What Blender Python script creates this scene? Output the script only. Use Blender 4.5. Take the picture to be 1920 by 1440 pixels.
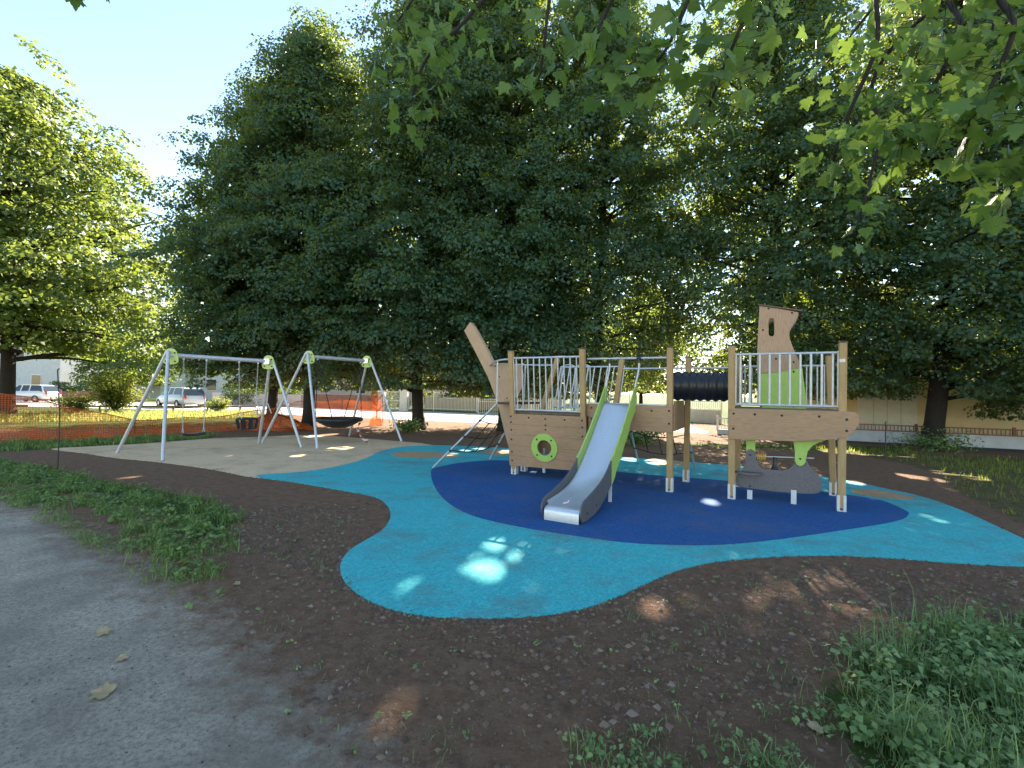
import bpy, bmesh, math, random
import numpy as np
from mathutils import Vector, Matrix
from mathutils.geometry import tessellate_polygon

random.seed(7)
RNG = np.random.default_rng(11)
S = bpy.context.scene
for o in list(bpy.data.objects):
    bpy.data.objects.remove(o, do_unlink=True)
COL = S.collection
rad = math.radians

# ------------------------------------------------------------------ camera
F, CH = 870.0, 1.6                      # focal length in photo pixels, eye height
camd = bpy.data.cameras.new('camera')
camd.sensor_width = 36.0
camd.lens = 36.0 * F / 1920.0
camd.clip_start = 0.05
camd.clip_end = 3000
cam = bpy.data.objects.new('camera', camd)
COL.objects.link(cam)
RM = Matrix.Rotation(rad(91.0), 3, 'X') @ Matrix.Rotation(rad(1.0), 3, 'Z')
cam.matrix_world = Matrix.Translation((0, 0, CH)) @ RM.to_4x4()
S.camera = cam
CP = Vector((0, 0, CH))


def ray(u, v):
    return RM @ Vector(((u - 960) / F, -(v - 720) / F, -1.0))


def gnd(u, v, z=0.0):                   # where a sight line meets the ground
    d = ray(u, v)
    return CP + d * ((z - CH) / d.z)


def at(u, v, Y):                        # the point of a sight line at depth Y
    d = ray(u, v)
    return CP + d * (Y / d.y)


# ------------------------------------------------------------------ light
sd = ray(1215, 180).normalized()        # towards the sun
SUN_EL = math.asin(sd.z)
SUN_AZ = math.atan2(sd.x, sd.y)
W = bpy.data.worlds.new('World')
S.world = W
W.use_nodes = True
wn = W.node_tree.nodes
wn.clear()
sky = wn.new('ShaderNodeTexSky')
sky.sky_type = 'NISHITA'
sky.sun_disc = False
sky.sun_elevation = SUN_EL
sky.sun_rotation = SUN_AZ
sky.air_density = 1.2
sky.dust_density = 0.0
sky.ozone_density = 0.3
bg = wn.new('ShaderNodeBackground')
bg.inputs['Strength'].default_value = 0.075
wo = wn.new('ShaderNodeOutputWorld')
W.node_tree.links.new(sky.outputs[0], bg.inputs[0])
W.node_tree.links.new(bg.outputs[0], wo.inputs[0])
sl = bpy.data.lights.new('sun', 'SUN')
sl.energy = 5.0
sl.angle = rad(0.5)
sl.color = (1.0, 0.90, 0.74)
sun = bpy.data.objects.new('sun', sl)
COL.objects.link(sun)
sun.rotation_euler = sd.to_track_quat('Z', 'Y').to_euler()
sun.location = (10, 30, 30)
S.view_settings.view_transform = 'Standard'
S.view_settings.look = 'None'
S.view_settings.gamma = 1
S.view_settings.use_curve_mapping = False
S.view_settings.exposure = 2.35
cy = S.cycles
cy.max_bounces = 10
cy.diffuse_bounces = 6
cy.glossy_bounces = 3
cy.transmission_bounces = 6
cy.transparent_max_bounces = 12
cy.sample_clamp_indirect = 10.0
cy.caustics_reflective = False
cy.caustics_refractive = False

# ------------------------------------------------------------------ tagging


def tag(o, label=None, cat=None, group=None, kind=None):
    if label:
        o['label'] = label
    if cat:
        o['category'] = cat
    if group:
        o['group'] = group
    if kind:
        o['kind'] = kind
    return o


def thing(name, label, cat, loc=(0, 0, 0), rz=0.0, group=None):
    o = bpy.data.objects.new(name, None)
    o.empty_display_size = 0.2
    COL.objects.link(o)
    o.location = loc
    o.rotation_euler = (0, 0, rz)
    return tag(o, label, cat, group)


def copy_tree(o, parent=None):
    c = o.copy()
    COL.objects.link(c)
    c.parent = parent
    for ch in o.children:
        copy_tree(ch, c)
    return c


# ------------------------------------------------------------------ mesh builder
class MB:
    def __init__(s):
        s.v, s.f, s.sm = [], [], []

    def add(s, vs, fs, smooth=False):
        b = len(s.v)
        s.v += [tuple(p) for p in vs]
        s.f += [tuple(b + i for i in f) for f in fs]
        s.sm += [smooth] * len(fs)
        return s

    def box(s, lo, hi):
        x0, y0, z0 = lo
        x1, y1, z1 = hi
        return s.add([(x0, y0, z0), (x1, y0, z0), (x1, y1, z0), (x0, y1, z0), (x0, y0, z1), (x1, y0, z1), (x1, y1, z1), (x0, y1, z1)],
                     [(0, 3, 2, 1), (4, 5, 6, 7), (0, 1, 5, 4), (1, 2, 6, 5), (2, 3, 7, 6), (3, 0, 4, 7)])

    def beam(s, a, b, w, h, up=(0, 0, 1), ch=0.0):
        """box bar from a to b, w wide, h high, optional chamfer"""
        a, b = Vector(a), Vector(b)
        d = (b - a).normalized()
        up = Vector(up)
        x = d.cross(up)
        if x.length < 1e-4:
            x = d.cross(Vector((0, 1, 0)))
        x.normalize()
        y = x.cross(d)
        w, h = w / 2, h / 2
        if ch > 0:
            pr = [(w, h - ch), (w - ch, h), (-w + ch, h), (-w, h - ch), (-w, -h + ch), (-w + ch, -h), (w - ch, -h), (w, -h + ch)]
        else:
            pr = [(w, h), (-w, h), (-w, -h), (w, -h)]
        n = len(pr)
        vs = [p + x * i + y * j for p in (a, b) for i, j in pr]
        fs = [(i, (i + 1) % n, n + (i + 1) % n, n + i) for i in range(n)]
        fs += [tuple(range(n))[::-1], tuple(range(n, 2 * n))]
        return s.add(vs, fs)

    def tube(s, pts, r, n=10, caps=True, closed=False):
        pts = [Vector(p) for p in pts]
        m = len(pts)
        rs = r if isinstance(r, (list, tuple)) else [r] * m
        vs, fs = [], []
        px = None
        for i, p in enumerate(pts):
            if closed:
                d = pts[(i + 1) % m] - pts[i - 1]
            else:
                d = pts[min(i + 1, m - 1)] - pts[max(i - 1, 0)]
            d.normalize()
            if px is None:
                t = Vector((0, 0, 1)) if abs(d.z) < 0.9 else Vector((1, 0, 0))
                x = d.cross(t).normalized()
            else:
                x = (px - d * px.dot(d)).normalized()
            px = x
            y = d.cross(x)
            for k in range(n):
                a = 2 * math.pi * k / n
                vs.append(p + (x * math.cos(a) + y * math.sin(a)) * rs[i])
        for i in range(m if closed else m - 1):
            for k in range(n):
                j = (i + 1) % m
                fs.append((i * n + k, i * n + (k + 1) % n, j * n + (k + 1) % n, j * n + k))
        s.add(vs, fs, True)
        if caps and not closed:
            s.add(vs[:n], [tuple(range(n))[::-1]])
            s.add(vs[-n:], [tuple(range(n))])
        return s

    def lathe(s, prof, c=(0, 0, 0), axis=(0, 0, 1), n=24, smooth=True):
        ax = Vector(axis).normalized()
        t = Vector((0, 0, 1)) if abs(ax.z) < 0.9 else Vector((1, 0, 0))
        x = ax.cross(t).normalized()
        y = ax.cross(x)
        c = Vector(c)
        vs, fs = [], []
        for (r, h) in prof:
            for k in range(n):
                a = 2 * math.pi * k / n
                vs.append(c + ax * h + (x * math.cos(a) + y * math.sin(a)) * max(r, 1e-4))
        for i in range(len(prof) - 1):
            for k in range(n):
                fs.append((i * n + k, i * n + (k + 1) % n, (i + 1) * n + (k + 1) % n, (i + 1) * n + k))
        return s.add(vs, fs, smooth)

    def slab(s, outer, holes, fn, th, bev=0.0):
        """polygon (2-D, with holes) extruded by th; fn(a, b, d) -> 3-D point"""
        loops = [outer] + list(holes)
        flat = [p for l in loops for p in l]
        tris = tessellate_polygon([[Vector((p[0], p[1], 0)) for p in l] for l in loops])
        n = len(flat)
        A = [fn(p[0], p[1], 0.0) for p in flat]
        B = [fn(p[0], p[1], th) for p in flat]
        fs = [tuple(t) for t in tris] + [tuple(n + i for i in t[::-1]) for t in tris]
        b = 0
        for l in loops:
            m = len(l)
            for i in range(m):
                j = (i + 1) % m
                fs.append((b + i, b + j, n + b + j, n + b + i))
            b += m
        return s.add(A + B, fs)

    def build(s, name, mat, parent=None, bevel=0.0, fix=True):
        me = bpy.data.meshes.new(name)
        me.from_pydata(s.v, [], s.f)
        me.polygons.foreach_set('use_smooth', s.sm)
        me.update()
        if fix:
            bm = bmesh.new()
            bm.from_mesh(me)
            bmesh.ops.recalc_face_normals(bm, faces=bm.faces)
            bm.to_mesh(me)
            bm.free()
        o = bpy.data.objects.new(name, me)
        COL.objects.link(o)
        if mat:
            me.materials.append(mat)
        o.parent = parent
        if bevel:
            m = o.modifiers.new('bevel', 'BEVEL')
            m.width = bevel
            m.segments = 2
            m.limit_method = 'ANGLE'
            m.angle_limit = rad(50)
        return o


def np_mesh(name, co, faces, mat, parent=None, tint=None, smooth=False):
    """co (n,3); faces (m,k) all the same size; tint: one number per face"""
    me = bpy.data.meshes.new(name)
    m, k = faces.shape
    me.vertices.add(len(co))
    me.vertices.foreach_set('co', co.astype(np.float32).ravel())
    me.loops.add(m * k)
    me.loops.foreach_set('vertex_index', faces.astype(np.int32).ravel())
    me.polygons.add(m)
    me.polygons.foreach_set('loop_start', np.arange(0, m * k, k, dtype=np.int32))
    me.polygons.foreach_set('loop_total', np.full(m, k, dtype=np.int32))
    if smooth:
        me.polygons.foreach_set('use_smooth', np.ones(m, dtype=bool))
    if tint is not None:
        a = me.attributes.new('tint', 'FLOAT', 'FACE')
        a.data.foreach_set('value', tint.astype(np.float32))
    me.update(calc_edges=True)
    o = bpy.data.objects.new(name, me)
    COL.objects.link(o)
    me.materials.append(mat)
    o.parent = parent
    return o


def circle(cx, cz, r, n=32, ph=0.0):
    return [(cx + r * math.cos(ph + 2 * math.pi * i / n), cz + r * math.sin(ph + 2 * math.pi * i / n)) for i in range(n)]


def smooth_poly(pts, sub=5, closed=True):
    n = len(pts)
    out = []
    P = [Vector(p) for p in pts]
    for i in range(n if closed else n - 1):
        p0, p1, p2, p3 = (P[(i + k) % n] if closed else P[min(max(i + k, 0), n - 1)] for k in (-1, 0, 1, 2))
        for j in range(sub):
            t = j / sub
            out.append(0.5 * ((2 * p1) + (p2 - p0) * t + (2 * p0 - 5 * p1 + 4 * p2 - p3) * t * t + (3 * p1 - p0 - 3 * p2 + p3) * t ** 3))
    if not closed:
        out.append(P[-1])
    return out


# ------------------------------------------------------------------ materials
def nmat(name):
    m = bpy.data.materials.new(name)
    m.use_nodes = True
    nt = m.node_tree
    return m, nt, nt.nodes['Principled BSDF'], nt.nodes['Material Output']


def N(nt, t, **kw):
    n = nt.nodes.new(t)
    for k, v in kw.items():
        setattr(n, k, v)
    return n


def coords(nt, scale=(1, 1, 1), kind='Object', rot=(0, 0, 0)):
    tc = N(nt, 'ShaderNodeTexCoord')
    mp = N(nt, 'ShaderNodeMapping')
    mp.inputs['Scale'].default_value = scale
    mp.inputs['Rotation'].default_value = rot
    nt.links.new(tc.outputs[kind], mp.inputs['Vector'])
    return mp.outputs[0]


def noise(nt, vec, scale, detail=4, rough=0.55):
    n = N(nt, 'ShaderNodeTexNoise')
    n.inputs['Scale'].default_value = scale
    n.inputs['Detail'].default_value = detail
    n.inputs['Roughness'].default_value = rough
    nt.links.new(vec, n.inputs['Vector'])
    return n.outputs['Fac']


def ramp(nt, fac, stops, interp='LINEAR'):
    r = N(nt, 'ShaderNodeValToRGB')
    e = r.color_ramp.elements
    r.color_ramp.interpolation = interp
    while len(e) < len(stops):
        e.new(0.5)
    for k, (p, c) in enumerate(stops):
        e[k].position = p
        e[k].color = (*c, 1) if len(c) == 3 else c
    nt.links.new(fac, r.inputs[0])
    return r.outputs[0]


def mixc(nt, fac, a, b, mode='MIX'):
    m = N(nt, 'ShaderNodeMix', data_type='RGBA', blend_type=mode)
    for sock, val in ((m.inputs[0], fac), (m.inputs[6], a), (m.inputs[7], b)):
        if isinstance(val, (int, float)):
            sock.default_value = val
        elif isinstance(val, tuple):
            sock.default_value = (*val, 1)
        else:
            nt.links.new(val, sock)
    return m.outputs[2]


def math_n(nt, op, a, b=None, clamp=False):
    m = N(nt, 'ShaderNodeMath', operation=op)
    m.use_clamp = clamp
    for i, v in enumerate((a, b)):
        if v is None:
            continue
        if isinstance(v, (int, float)):
            m.inputs[i].default_value = v
        else:
            nt.links.new(v, m.inputs[i])
    return m.outputs[0]


def bump(nt, b, h, strength=0.3, dist=0.02):
    n = N(nt, 'ShaderNodeBump')
    n.inputs['Strength'].default_value = strength
    n.inputs['Distance'].default_value = dist
    nt.links.new(h, n.inputs['Height'])
    nt.links.new(n.outputs[0], b.inputs['Normal'])


def simple(name, col, rough=0.5, metal=0.0, var=0.12, scale=6.0, bmp=0.0, bscale=60):
    m, nt, b, _ = nmat(name)
    v = coords(nt)
    f = noise(nt, v, scale, 5)
    lo = tuple(c * (1 - var) for c in col)
    hi = tuple(min(1, c * (1 + var)) for c in col)
    nt.links.new(ramp(nt, f, [(0.3, lo), (0.7, hi)]), b.inputs['Base Color'])
    b.inputs['Roughness'].default_value = rough
    b.inputs['Metallic'].default_value = metal
    if bmp:
        bump(nt, b, noise(nt, v, bscale, 3), bmp, 0.01)
    return m


def wood(name, col, dirscale, groove=0.0, rough=0.6):
    m, nt, b, _ = nmat(name)
    v = coords(nt, dirscale)
    g = noise(nt, v, 14, 6, 0.6)
    g2 = noise(nt, coords(nt), 2.3, 3)
    dark = tuple(c * 0.55 for c in col)
    lite = tuple(min(1, c * 1.25) for c in col)
    c = ramp(nt, g, [(0.28, dark), (0.5, col), (0.75, lite)])
    c = mixc(nt, 0.35, c, ramp(nt, g2, [(0.3, tuple(x * 0.75 for x in col)), (0.7, tuple(min(1, x * 1.15) for x in col))]))
    nt.links.new(c, b.inputs['Base Color'])
    b.inputs['Roughness'].default_value = rough
    bump(nt, b, g, 0.25, 0.004)
    return m


def leafmat(name, dark, lite, trans, tfac=0.4, rough=0.5):
    m, nt, b, out = nmat(name)
    at_ = N(nt, 'ShaderNodeAttribute', attribute_name='tint')
    c = ramp(nt, at_.outputs['Fac'], [(0.0, dark), (1.0, lite)])
    nt.links.new(c, b.inputs['Base Color'])
    b.inputs['Roughness'].default_value = rough
    b.inputs['Specular IOR Level'].default_value = 0.35
    tr = N(nt, 'ShaderNodeBsdfTranslucent')
    tc = mixc(nt, at_.outputs['Fac'], tuple(x * 0.75 for x in trans), trans)
    nt.links.new(tc, tr.inputs[0])
    mx = N(nt, 'ShaderNodeMixShader')
    mx.inputs[0].default_value = tfac
    nt.links.new(b.outputs[0], mx.inputs[1])
    nt.links.new(tr.outputs[0], mx.inputs[2])
    nt.links.new(mx.outputs[0], out.inputs[0])
    return m


M = {}
M['tan'] = wood('tan_board', (0.42, 0.255, 0.142), (0.6, 5, 7))
M['tan_v'] = wood('tan_board_upright', (0.50, 0.32, 0.20), (6, 6, 0.5))
M['post'] = wood('post_timber', (0.46, 0.30, 0.135), (7, 7, 0.35), rough=0.7)
M['prow'] = wood('prow_timber', (0.52, 0.34, 0.205), (6, 6, 0.5), rough=0.65)
M['steel'] = simple('brushed_steel', (0.62, 0.64, 0.66), 0.34, 0.9, 0.08, 20)
M['galv'] = simple('galvanised_tube', (0.55, 0.57, 0.59), 0.42, 0.4, 0.12, 15)
M['zinc'] = simple('zinc_shoe', (0.66, 0.68, 0.70), 0.45, 0.15, 0.08, 20)
M['lime'] = simple('lime_plastic', (0.38, 0.58, 0.12), 0.45, 0, 0.06, 12)
M['limepale'] = simple('pale_lime_plastic', (0.55, 0.68, 0.20), 0.45, 0, 0.06, 12)
M['grey'] = simple('dark_grey_plastic', (0.11, 0.105, 0.11), 0.5, 0, 0.12, 9, 0.1)
M['greyboard'] = simple('grey_speckled_board', (0.15, 0.135, 0.14), 0.6, 0, 0.3, 70)
M['black'] = simple('black_rubber', (0.014, 0.015, 0.02), 0.38, 0, 0.2, 12)
M['bolt'] = simple('bolt_cap', (0.02, 0.018, 0.018), 0.5)
M['cap'] = simple('post_cap_plastic', (0.05, 0.05, 0.05), 0.5)
M['rope'] = simple('black_rope', (0.02, 0.02, 0.022), 0.8, 0, 0.3, 60)
M['yellow'] = simple('yellow_plastic', (0.75, 0.42, 0.03), 0.4)
M['white'] = simple('white_paint', (0.74, 0.72, 0.68), 0.5, 0, 0.06, 3)
M['deck'] = simple('deck_board', (0.16, 0.12, 0.09), 0.7, 0, 0.2, 10)
M['rust'] = simple('rusty_stake', (0.05, 0.04, 0.035), 0.7)
M['sticker'] = simple('pale_label', (0.75, 0.75, 0.72), 0.4)


def slide_mat():
    m, nt, b, _ = nmat('slide_sheet_steel')
    v = coords(nt, (1, 6, 1))
    f = noise(nt, v, 22, 5)
    f2 = noise(nt, coords(nt), 3.0, 4)
    c = mixc(nt, f2, ramp(nt, f, [(0.3, (0.55, 0.57, 0.60)), (0.7, (0.74, 0.76, 0.79))]), (0.68, 0.70, 0.74))
    nt.links.new(c, b.inputs['Base Color'])
    b.inputs['Metallic'].default_value = 0.65
    nt.links.new(ramp(nt, f2, [(0.3, (0.32,) * 3), (0.7, (0.48,) * 3)]), b.inputs['Roughness'])
    return m


M['slide'] = slide_mat()


def rubber(name, cols, dust=0.35):
    """wet-pour rubber: coloured granules, with soil trodden onto it"""
    m, nt, b, _ = nmat(name)
    v = coords(nt)
    vo = N(nt, 'ShaderNodeTexVoronoi')
    vo.inputs['Scale'].default_value = 150
    nt.links.new(v, vo.inputs['Vector'])
    sp = N(nt, 'ShaderNodeSeparateColor')
    nt.links.new(vo.outputs['Color'], sp.inputs[0])
    c = ramp(nt, sp.outputs[0], [(0.0, cols[0]), (0.35, cols[1]), (0.8, cols[2]), (1.0, cols[3])])
    vc = N(nt, 'ShaderNodeTexVoronoi')
    vc.inputs['Scale'].default_value = 42
    nt.links.new(v, vc.inputs['Vector'])
    sc_ = N(nt, 'ShaderNodeSeparateColor')
    nt.links.new(vc.outputs['Color'], sc_.inputs[0])
    c = mixc(nt, ramp(nt, sc_.outputs[0], [(0.0, (0.5,) * 3), (0.25, (0.12,) * 3), (0.75, (0.0,) * 3)]), c, cols[0])
    c = mixc(nt, ramp(nt, sc_.outputs[1], [(0.7, (0.0,) * 3), (1.0, (0.45,) * 3)]), c, cols[3])
    mo = noise(nt, v, 24, 5, 0.75)
    c = mixc(nt, ramp(nt, mo, [(0.32, (0.55,) * 3), (0.48, (0.0,) * 3)]), c, cols[0])
    c = mixc(nt, ramp(nt, mo, [(0.54, (0.0,) * 3), (0.70, (0.4,) * 3)]), c, cols[3])
    big = noise(nt, v, 0.9, 6, 0.6)
    c = mixc(nt, math_n(nt, 'MULTIPLY', big, 0.5), c, mixc(nt, 0.5, cols[1], cols[3]))
    dn = math_n(nt, 'MULTIPLY', noise(nt, v, 2.2, 7, 0.7), noise(nt, v, 0.55, 4, 0.6))
    df = ramp(nt, dn, [(0.23, (0,) * 3), (0.40, (dust * 1.5,) * 3)])
    c = mixc(nt, df, c, (0.16, 0.12, 0.09))
    nt.links.new(c, b.inputs['Base Color'])
    b.inputs['Roughness'].default_value = 0.85
    b.inputs['Specular IOR Level'].default_value = 0.3
    bump(nt, b, vo.outputs['Distance'], 0.6, 0.004)
    return m


M['turq'] = rubber('turquoise_rubber', [(0.015, 0.23, 0.25), (0.028, 0.41, 0.43), (0.038, 0.47, 0.49), (0.15, 0.60, 0.60)])
M['navy'] = rubber('navy_rubber', [(0.004, 0.035, 0.13), (0.007, 0.080, 0.25), (0.009, 0.092, 0.29), (0.03, 0.14, 0.37)], 0.16)
M['beige'] = rubber('beige_rubber', [(0.52, 0.33, 0.17), (0.78, 0.52, 0.29), (0.80, 0.56, 0.33), (0.82, 0.64, 0.43)], 0.25)
M['ochre'] = rubber('ochre_rubber', [(0.28, 0.17, 0.08), (0.45, 0.29, 0.14), (0.50, 0.32, 0.16), (0.55, 0.40, 0.24)], 0.2)


def soil_nodes(nt, v):
    n1 = noise(nt, v, 0.8, 6, 0.6)
    n2 = noise(nt, v, 9, 8, 0.7)
    n3 = noise(nt, v, 55, 6, 0.7)
    soil = ramp(nt, n2, [(0.25, (0.13, 0.072, 0.043)), (0.5, (0.26, 0.15, 0.09)), (0.75, (0.37, 0.232, 0.143))])
    soil = mixc(nt, math_n(nt, 'MULTIPLY', n1, 0.5), soil, (0.20, 0.117, 0.075))
    soil = mixc(nt, ramp(nt, n3, [(0.32, (0.5,) * 3), (0.42, (0,) * 3)]), soil, (0.095, 0.057, 0.038))
    soil = mixc(nt, ramp(nt, n3, [(0.60, (0,) * 3), (0.72, (0.6,) * 3)]), soil, (0.34, 0.26, 0.19))
    h = math_n(nt, 'ADD', n2, math_n(nt, 'MULTIPLY', n3, 0.5))
    return soil, h, n1, n2


def ground_mat():
    m, nt, b, _ = nmat('soil_and_lawn')
    v = coords(nt)
    soil, h, n1, n2 = soil_nodes(nt, v)
    g = ramp(nt, noise(nt, v, 3, 6, 0.65), [(0.3, (0.03, 0.05, 0.012)), (0.55, (0.075, 0.115, 0.022)), (0.75, (0.16, 0.19, 0.05))])
    a = N(nt, 'ShaderNodeAttribute', attribute_name='lawn')
    f = math_n(nt, 'ADD', a.outputs['Fac'], math_n(nt, 'MULTIPLY', math_n(nt, 'SUBTRACT', n2, 0.5), 0.9))
    c = mixc(nt, ramp(nt, f, [(0.42, (0,) * 3), (0.58, (1,) * 3)]), soil, g)
    nt.links.new(c, b.inputs['Base Color'])
    b.inputs['Roughness'].default_value = 0.95
    b.inputs['Specular IOR Level'].default_value = 0.15
    bump(nt, b, h, 1.0, 0.07)
    return m


def path_mat():
    m, nt, b, _ = nmat('gravel_path')
    v = coords(nt)
    soil, hs, n0, ns = soil_nodes(nt, v)
    n1 = noise(nt, v, 1.3, 6, 0.6)
    n2 = noise(nt, v, 38, 7, 0.75)
    n4 = noise(nt, v, 7, 6, 0.7)
    gr = ramp(nt, n2, [(0.28, (0.18, 0.15, 0.115)), (0.5, (0.56, 0.475, 0.365)), (0.75, (0.80, 0.69, 0.54))])
    gr = mixc(nt, ramp(nt, n1, [(0.38, (0.0,) * 3), (0.62, (0.75,) * 3)]), gr, (0.28, 0.235, 0.18))
    gr = mixc(nt, ramp(nt, n4, [(0.6, (0.0,) * 3), (0.72, (0.55,) * 3)]), gr, (0.42, 0.385, 0.33))
    a = N(nt, 'ShaderNodeAttribute', attribute_name='inner')
    f = math_n(nt, 'ADD', a.outputs['Fac'], math_n(nt, 'MULTIPLY', math_n(nt, 'SUBTRACT', n4, 0.5), 1.5))
    c = mixc(nt, ramp(nt, f, [(0.2, (0,) * 3), (0.75, (1,) * 3)]), soil, gr)
    nt.links.new(c, b.inputs['Base Color'])
    b.inputs['Roughness'].default_value = 0.95
    b.inputs['Specular IOR Level'].default_value = 0.15
    bump(nt, b, hs, 1.0, 0.06)
    return m


M['ground'] = ground_mat()
M['path'] = path_mat()
M['road'] = simple('road_asphalt', (0.42, 0.39, 0.36), 0.9, 0, 0.15, 4, 0.2)
M['bark'] = None


def bark_mat():
    m, nt, b, _ = nmat('bark')
    v = coords(nt, (1, 1, 0.25))
    f = noise(nt, v, 22, 8, 0.7)
    nt.links.new(ramp(nt, f, [(0.3, (0.012, 0.009, 0.007)), (0.6, (0.03, 0.024, 0.019)), (0.8, (0.055, 0.045, 0.036))]), b.inputs['Base Color'])
    b.inputs['Roughness'].default_value = 0.9
    bump(nt, b, f, 0.8, 0.03)
    return m


M['bark'] = bark_mat()
M['leaf_lime'] = leafmat('linden_leaf', (0.024, 0.074, 0.048), (0.062, 0.132, 0.082), (0.40, 0.49, 0.06), 0.40, 0.45)
M['leaf_pale'] = leafmat('pale_leaf', (0.06, 0.11, 0.03), (0.125, 0.19, 0.055), (0.36, 0.43, 0.06), 0.43)
M['leaf_maple'] = leafmat('maple_leaf', (0.055, 0.125, 0.036), (0.15, 0.25, 0.062), (0.28, 0.42, 0.06), 0.45, 0.4)
M['leaf_bush'] = leafmat('bush_leaf', (0.08, 0.12, 0.025), (0.19, 0.23, 0.05), (0.46, 0.48, 0.07), 0.4)
M['grass'] = leafmat('grass_blade', (0.09, 0.18, 0.045), (0.28, 0.37, 0.11), (0.28, 0.40, 0.08), 0.35)
M['weed'] = leafmat('weed_leaf', (0.10, 0.19, 0.06), (0.33, 0.43, 0.17), (0.28, 0.42, 0.10), 0.35)


def litter_mat():
    m, nt, b, _ = nmat('litter')
    a = N(nt, 'ShaderNodeAttribute', attribute_name='tint')
    c = ramp(nt, a.outputs['Fac'], [(0.0, (0.095, 0.055, 0.034)), (0.4, (0.23, 0.14, 0.086)), (0.65, (0.30, 0.22, 0.155)), (0.85, (0.17, 0.19, 0.09)), (1.0, (0.48, 0.43, 0.34))])
    nt.links.new(c, b.inputs['Base Color'])
    b.inputs['Roughness'].default_value = 0.85
    return m


M['litter'] = litter_mat()


def net_mat(name='orange_netting', cover=0.5):
    m, nt, b, out = nmat(name)
    v = coords(nt)
    f = noise(nt, v, 1.6, 4)
    nt.links.new(ramp(nt, f, [(0.3, (0.52, 0.10, 0.02)), (0.7, (0.68, 0.15, 0.03))]), b.inputs['Base Color'])
    b.inputs['Roughness'].default_value = 0.6
    tl = N(nt, 'ShaderNodeBsdfTranslucent')
    tl.inputs[0].default_value = (0.75, 0.15, 0.02, 1)
    m1 = N(nt, 'ShaderNodeMixShader')
    m1.inputs[0].default_value = 0.4
    nt.links.new(b.outputs[0], m1.inputs[1])
    nt.links.new(tl.outputs[0], m1.inputs[2])
    tr = N(nt, 'ShaderNodeBsdfTransparent')
    a = N(nt, 'ShaderNodeAttribute', attribute_name='dense')
    sx = N(nt, 'ShaderNodeSeparateXYZ')
    nt.links.new(v, sx.inputs[0])
    g1 = math_n(nt, 'LESS_THAN', math_n(nt, 'FRACT', math_n(nt, 'MULTIPLY', math_n(nt, 'ADD', sx.outputs[0], sx.outputs[1]), 12.0)), 0.34)
    g2 = math_n(nt, 'LESS_THAN', math_n(nt, 'FRACT', math_n(nt, 'MULTIPLY', sx.outputs[2], 17.0)), 0.36)
    gg = math_n(nt, 'ADD', math_n(nt, 'MULTIPLY', math_n(nt, 'MAXIMUM', g1, g2), 0.42), -0.20)
    mx = N(nt, 'ShaderNodeMixShader')
    nt.links.new(math_n(nt, 'ADD', a.outputs['Fac'], gg, True), mx.inputs[0])
    nt.links.new(tr.outputs[0], mx.inputs[1])
    nt.links.new(m1.outputs[0], mx.inputs[2])
    nt.links.new(mx.outputs[0], out.inputs[0])
    return m


M['net'] = net_mat()

# ------------------------------------------------------------------ ground
LAWN = [  # (polygon in world xy, inside value) regions of green ground
    [gnd(u, v) for u, v in ((-900, 800), (-200, 838), (0, 862), (100, 880), (200, 903), (300, 922), (400, 940), (440, 960), (430, 990), (420, 1050), (412, 1105), (388, 1145), (330, 1110), (230, 1058), (150, 1008), (70, 962), (0, 937), (-300, 900), (-1200, 860))],
    [gnd(u, v) for u, v in ((2300, 1160), (1920, 1185), (1800, 1180), (1700, 1200), (1640, 1230), (1570, 1265), (1540, 1300), (1560, 1340), (1610, 1400), (1650, 1600), (2600, 1700))],
    [gnd(u, v) for u, v in ((-700, 800), (0, 806), (130, 806), (300, 803), (480, 797), (480, 770), (0, 770), (-600, 770))],
    [gnd(u, v) for u, v in ((-700, 829), (0, 829), (130, 826), (300, 818), (410, 815), (390, 822), (270, 831), (180, 836), (100, 841), (40, 846), (-300, 852))],
    [gnd(u, v) for u, v in ((1560, 845), (1700, 842), (1780, 855), (1920, 858), (2200, 880), (2200, 1010), (1920, 985), (1800, 925), (1760, 890), (1690, 868))],
    [gnd(u, v) for u, v in ((1240, 832), (1380, 832), (1580, 836), (1700, 838), (1690, 848), (1560, 846), (1380, 838))],
]


def poly_sd(P, poly):
    """signed distance (positive inside) of points P (n,2) to a polygon"""
    q = np.array([(p[0], p[1]) for p in poly])
    d = np.full(len(P), 1e9)
    ins = np.zeros(len(P), bool)
    for i in range(len(q)):
        a, b = q[i], q[(i + 1) % len(q)]
        e = b - a
        t = np.clip(((P - a) @ e) / (e @ e + 1e-12), 0, 1)
        d = np.minimum(d, np.hypot(*(P - a - t[:, None] * e).T))
        c = ((a[1] <= P[:, 1]) != (b[1] <= P[:, 1]))
        x = a[0] + (P[:, 1] - a[1]) / (b[1] - a[1] + 1e-12) * (b[0] - a[0])
        ins ^= c & (P[:, 0] < x)
    return np.where(ins, d, -d)


def axis(stops):
    out = []
    for (a, b, st) in stops:
        out += list(np.arange(a, b, st))
    out.append(stops[-1][1])
    return np.array(out)


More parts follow.
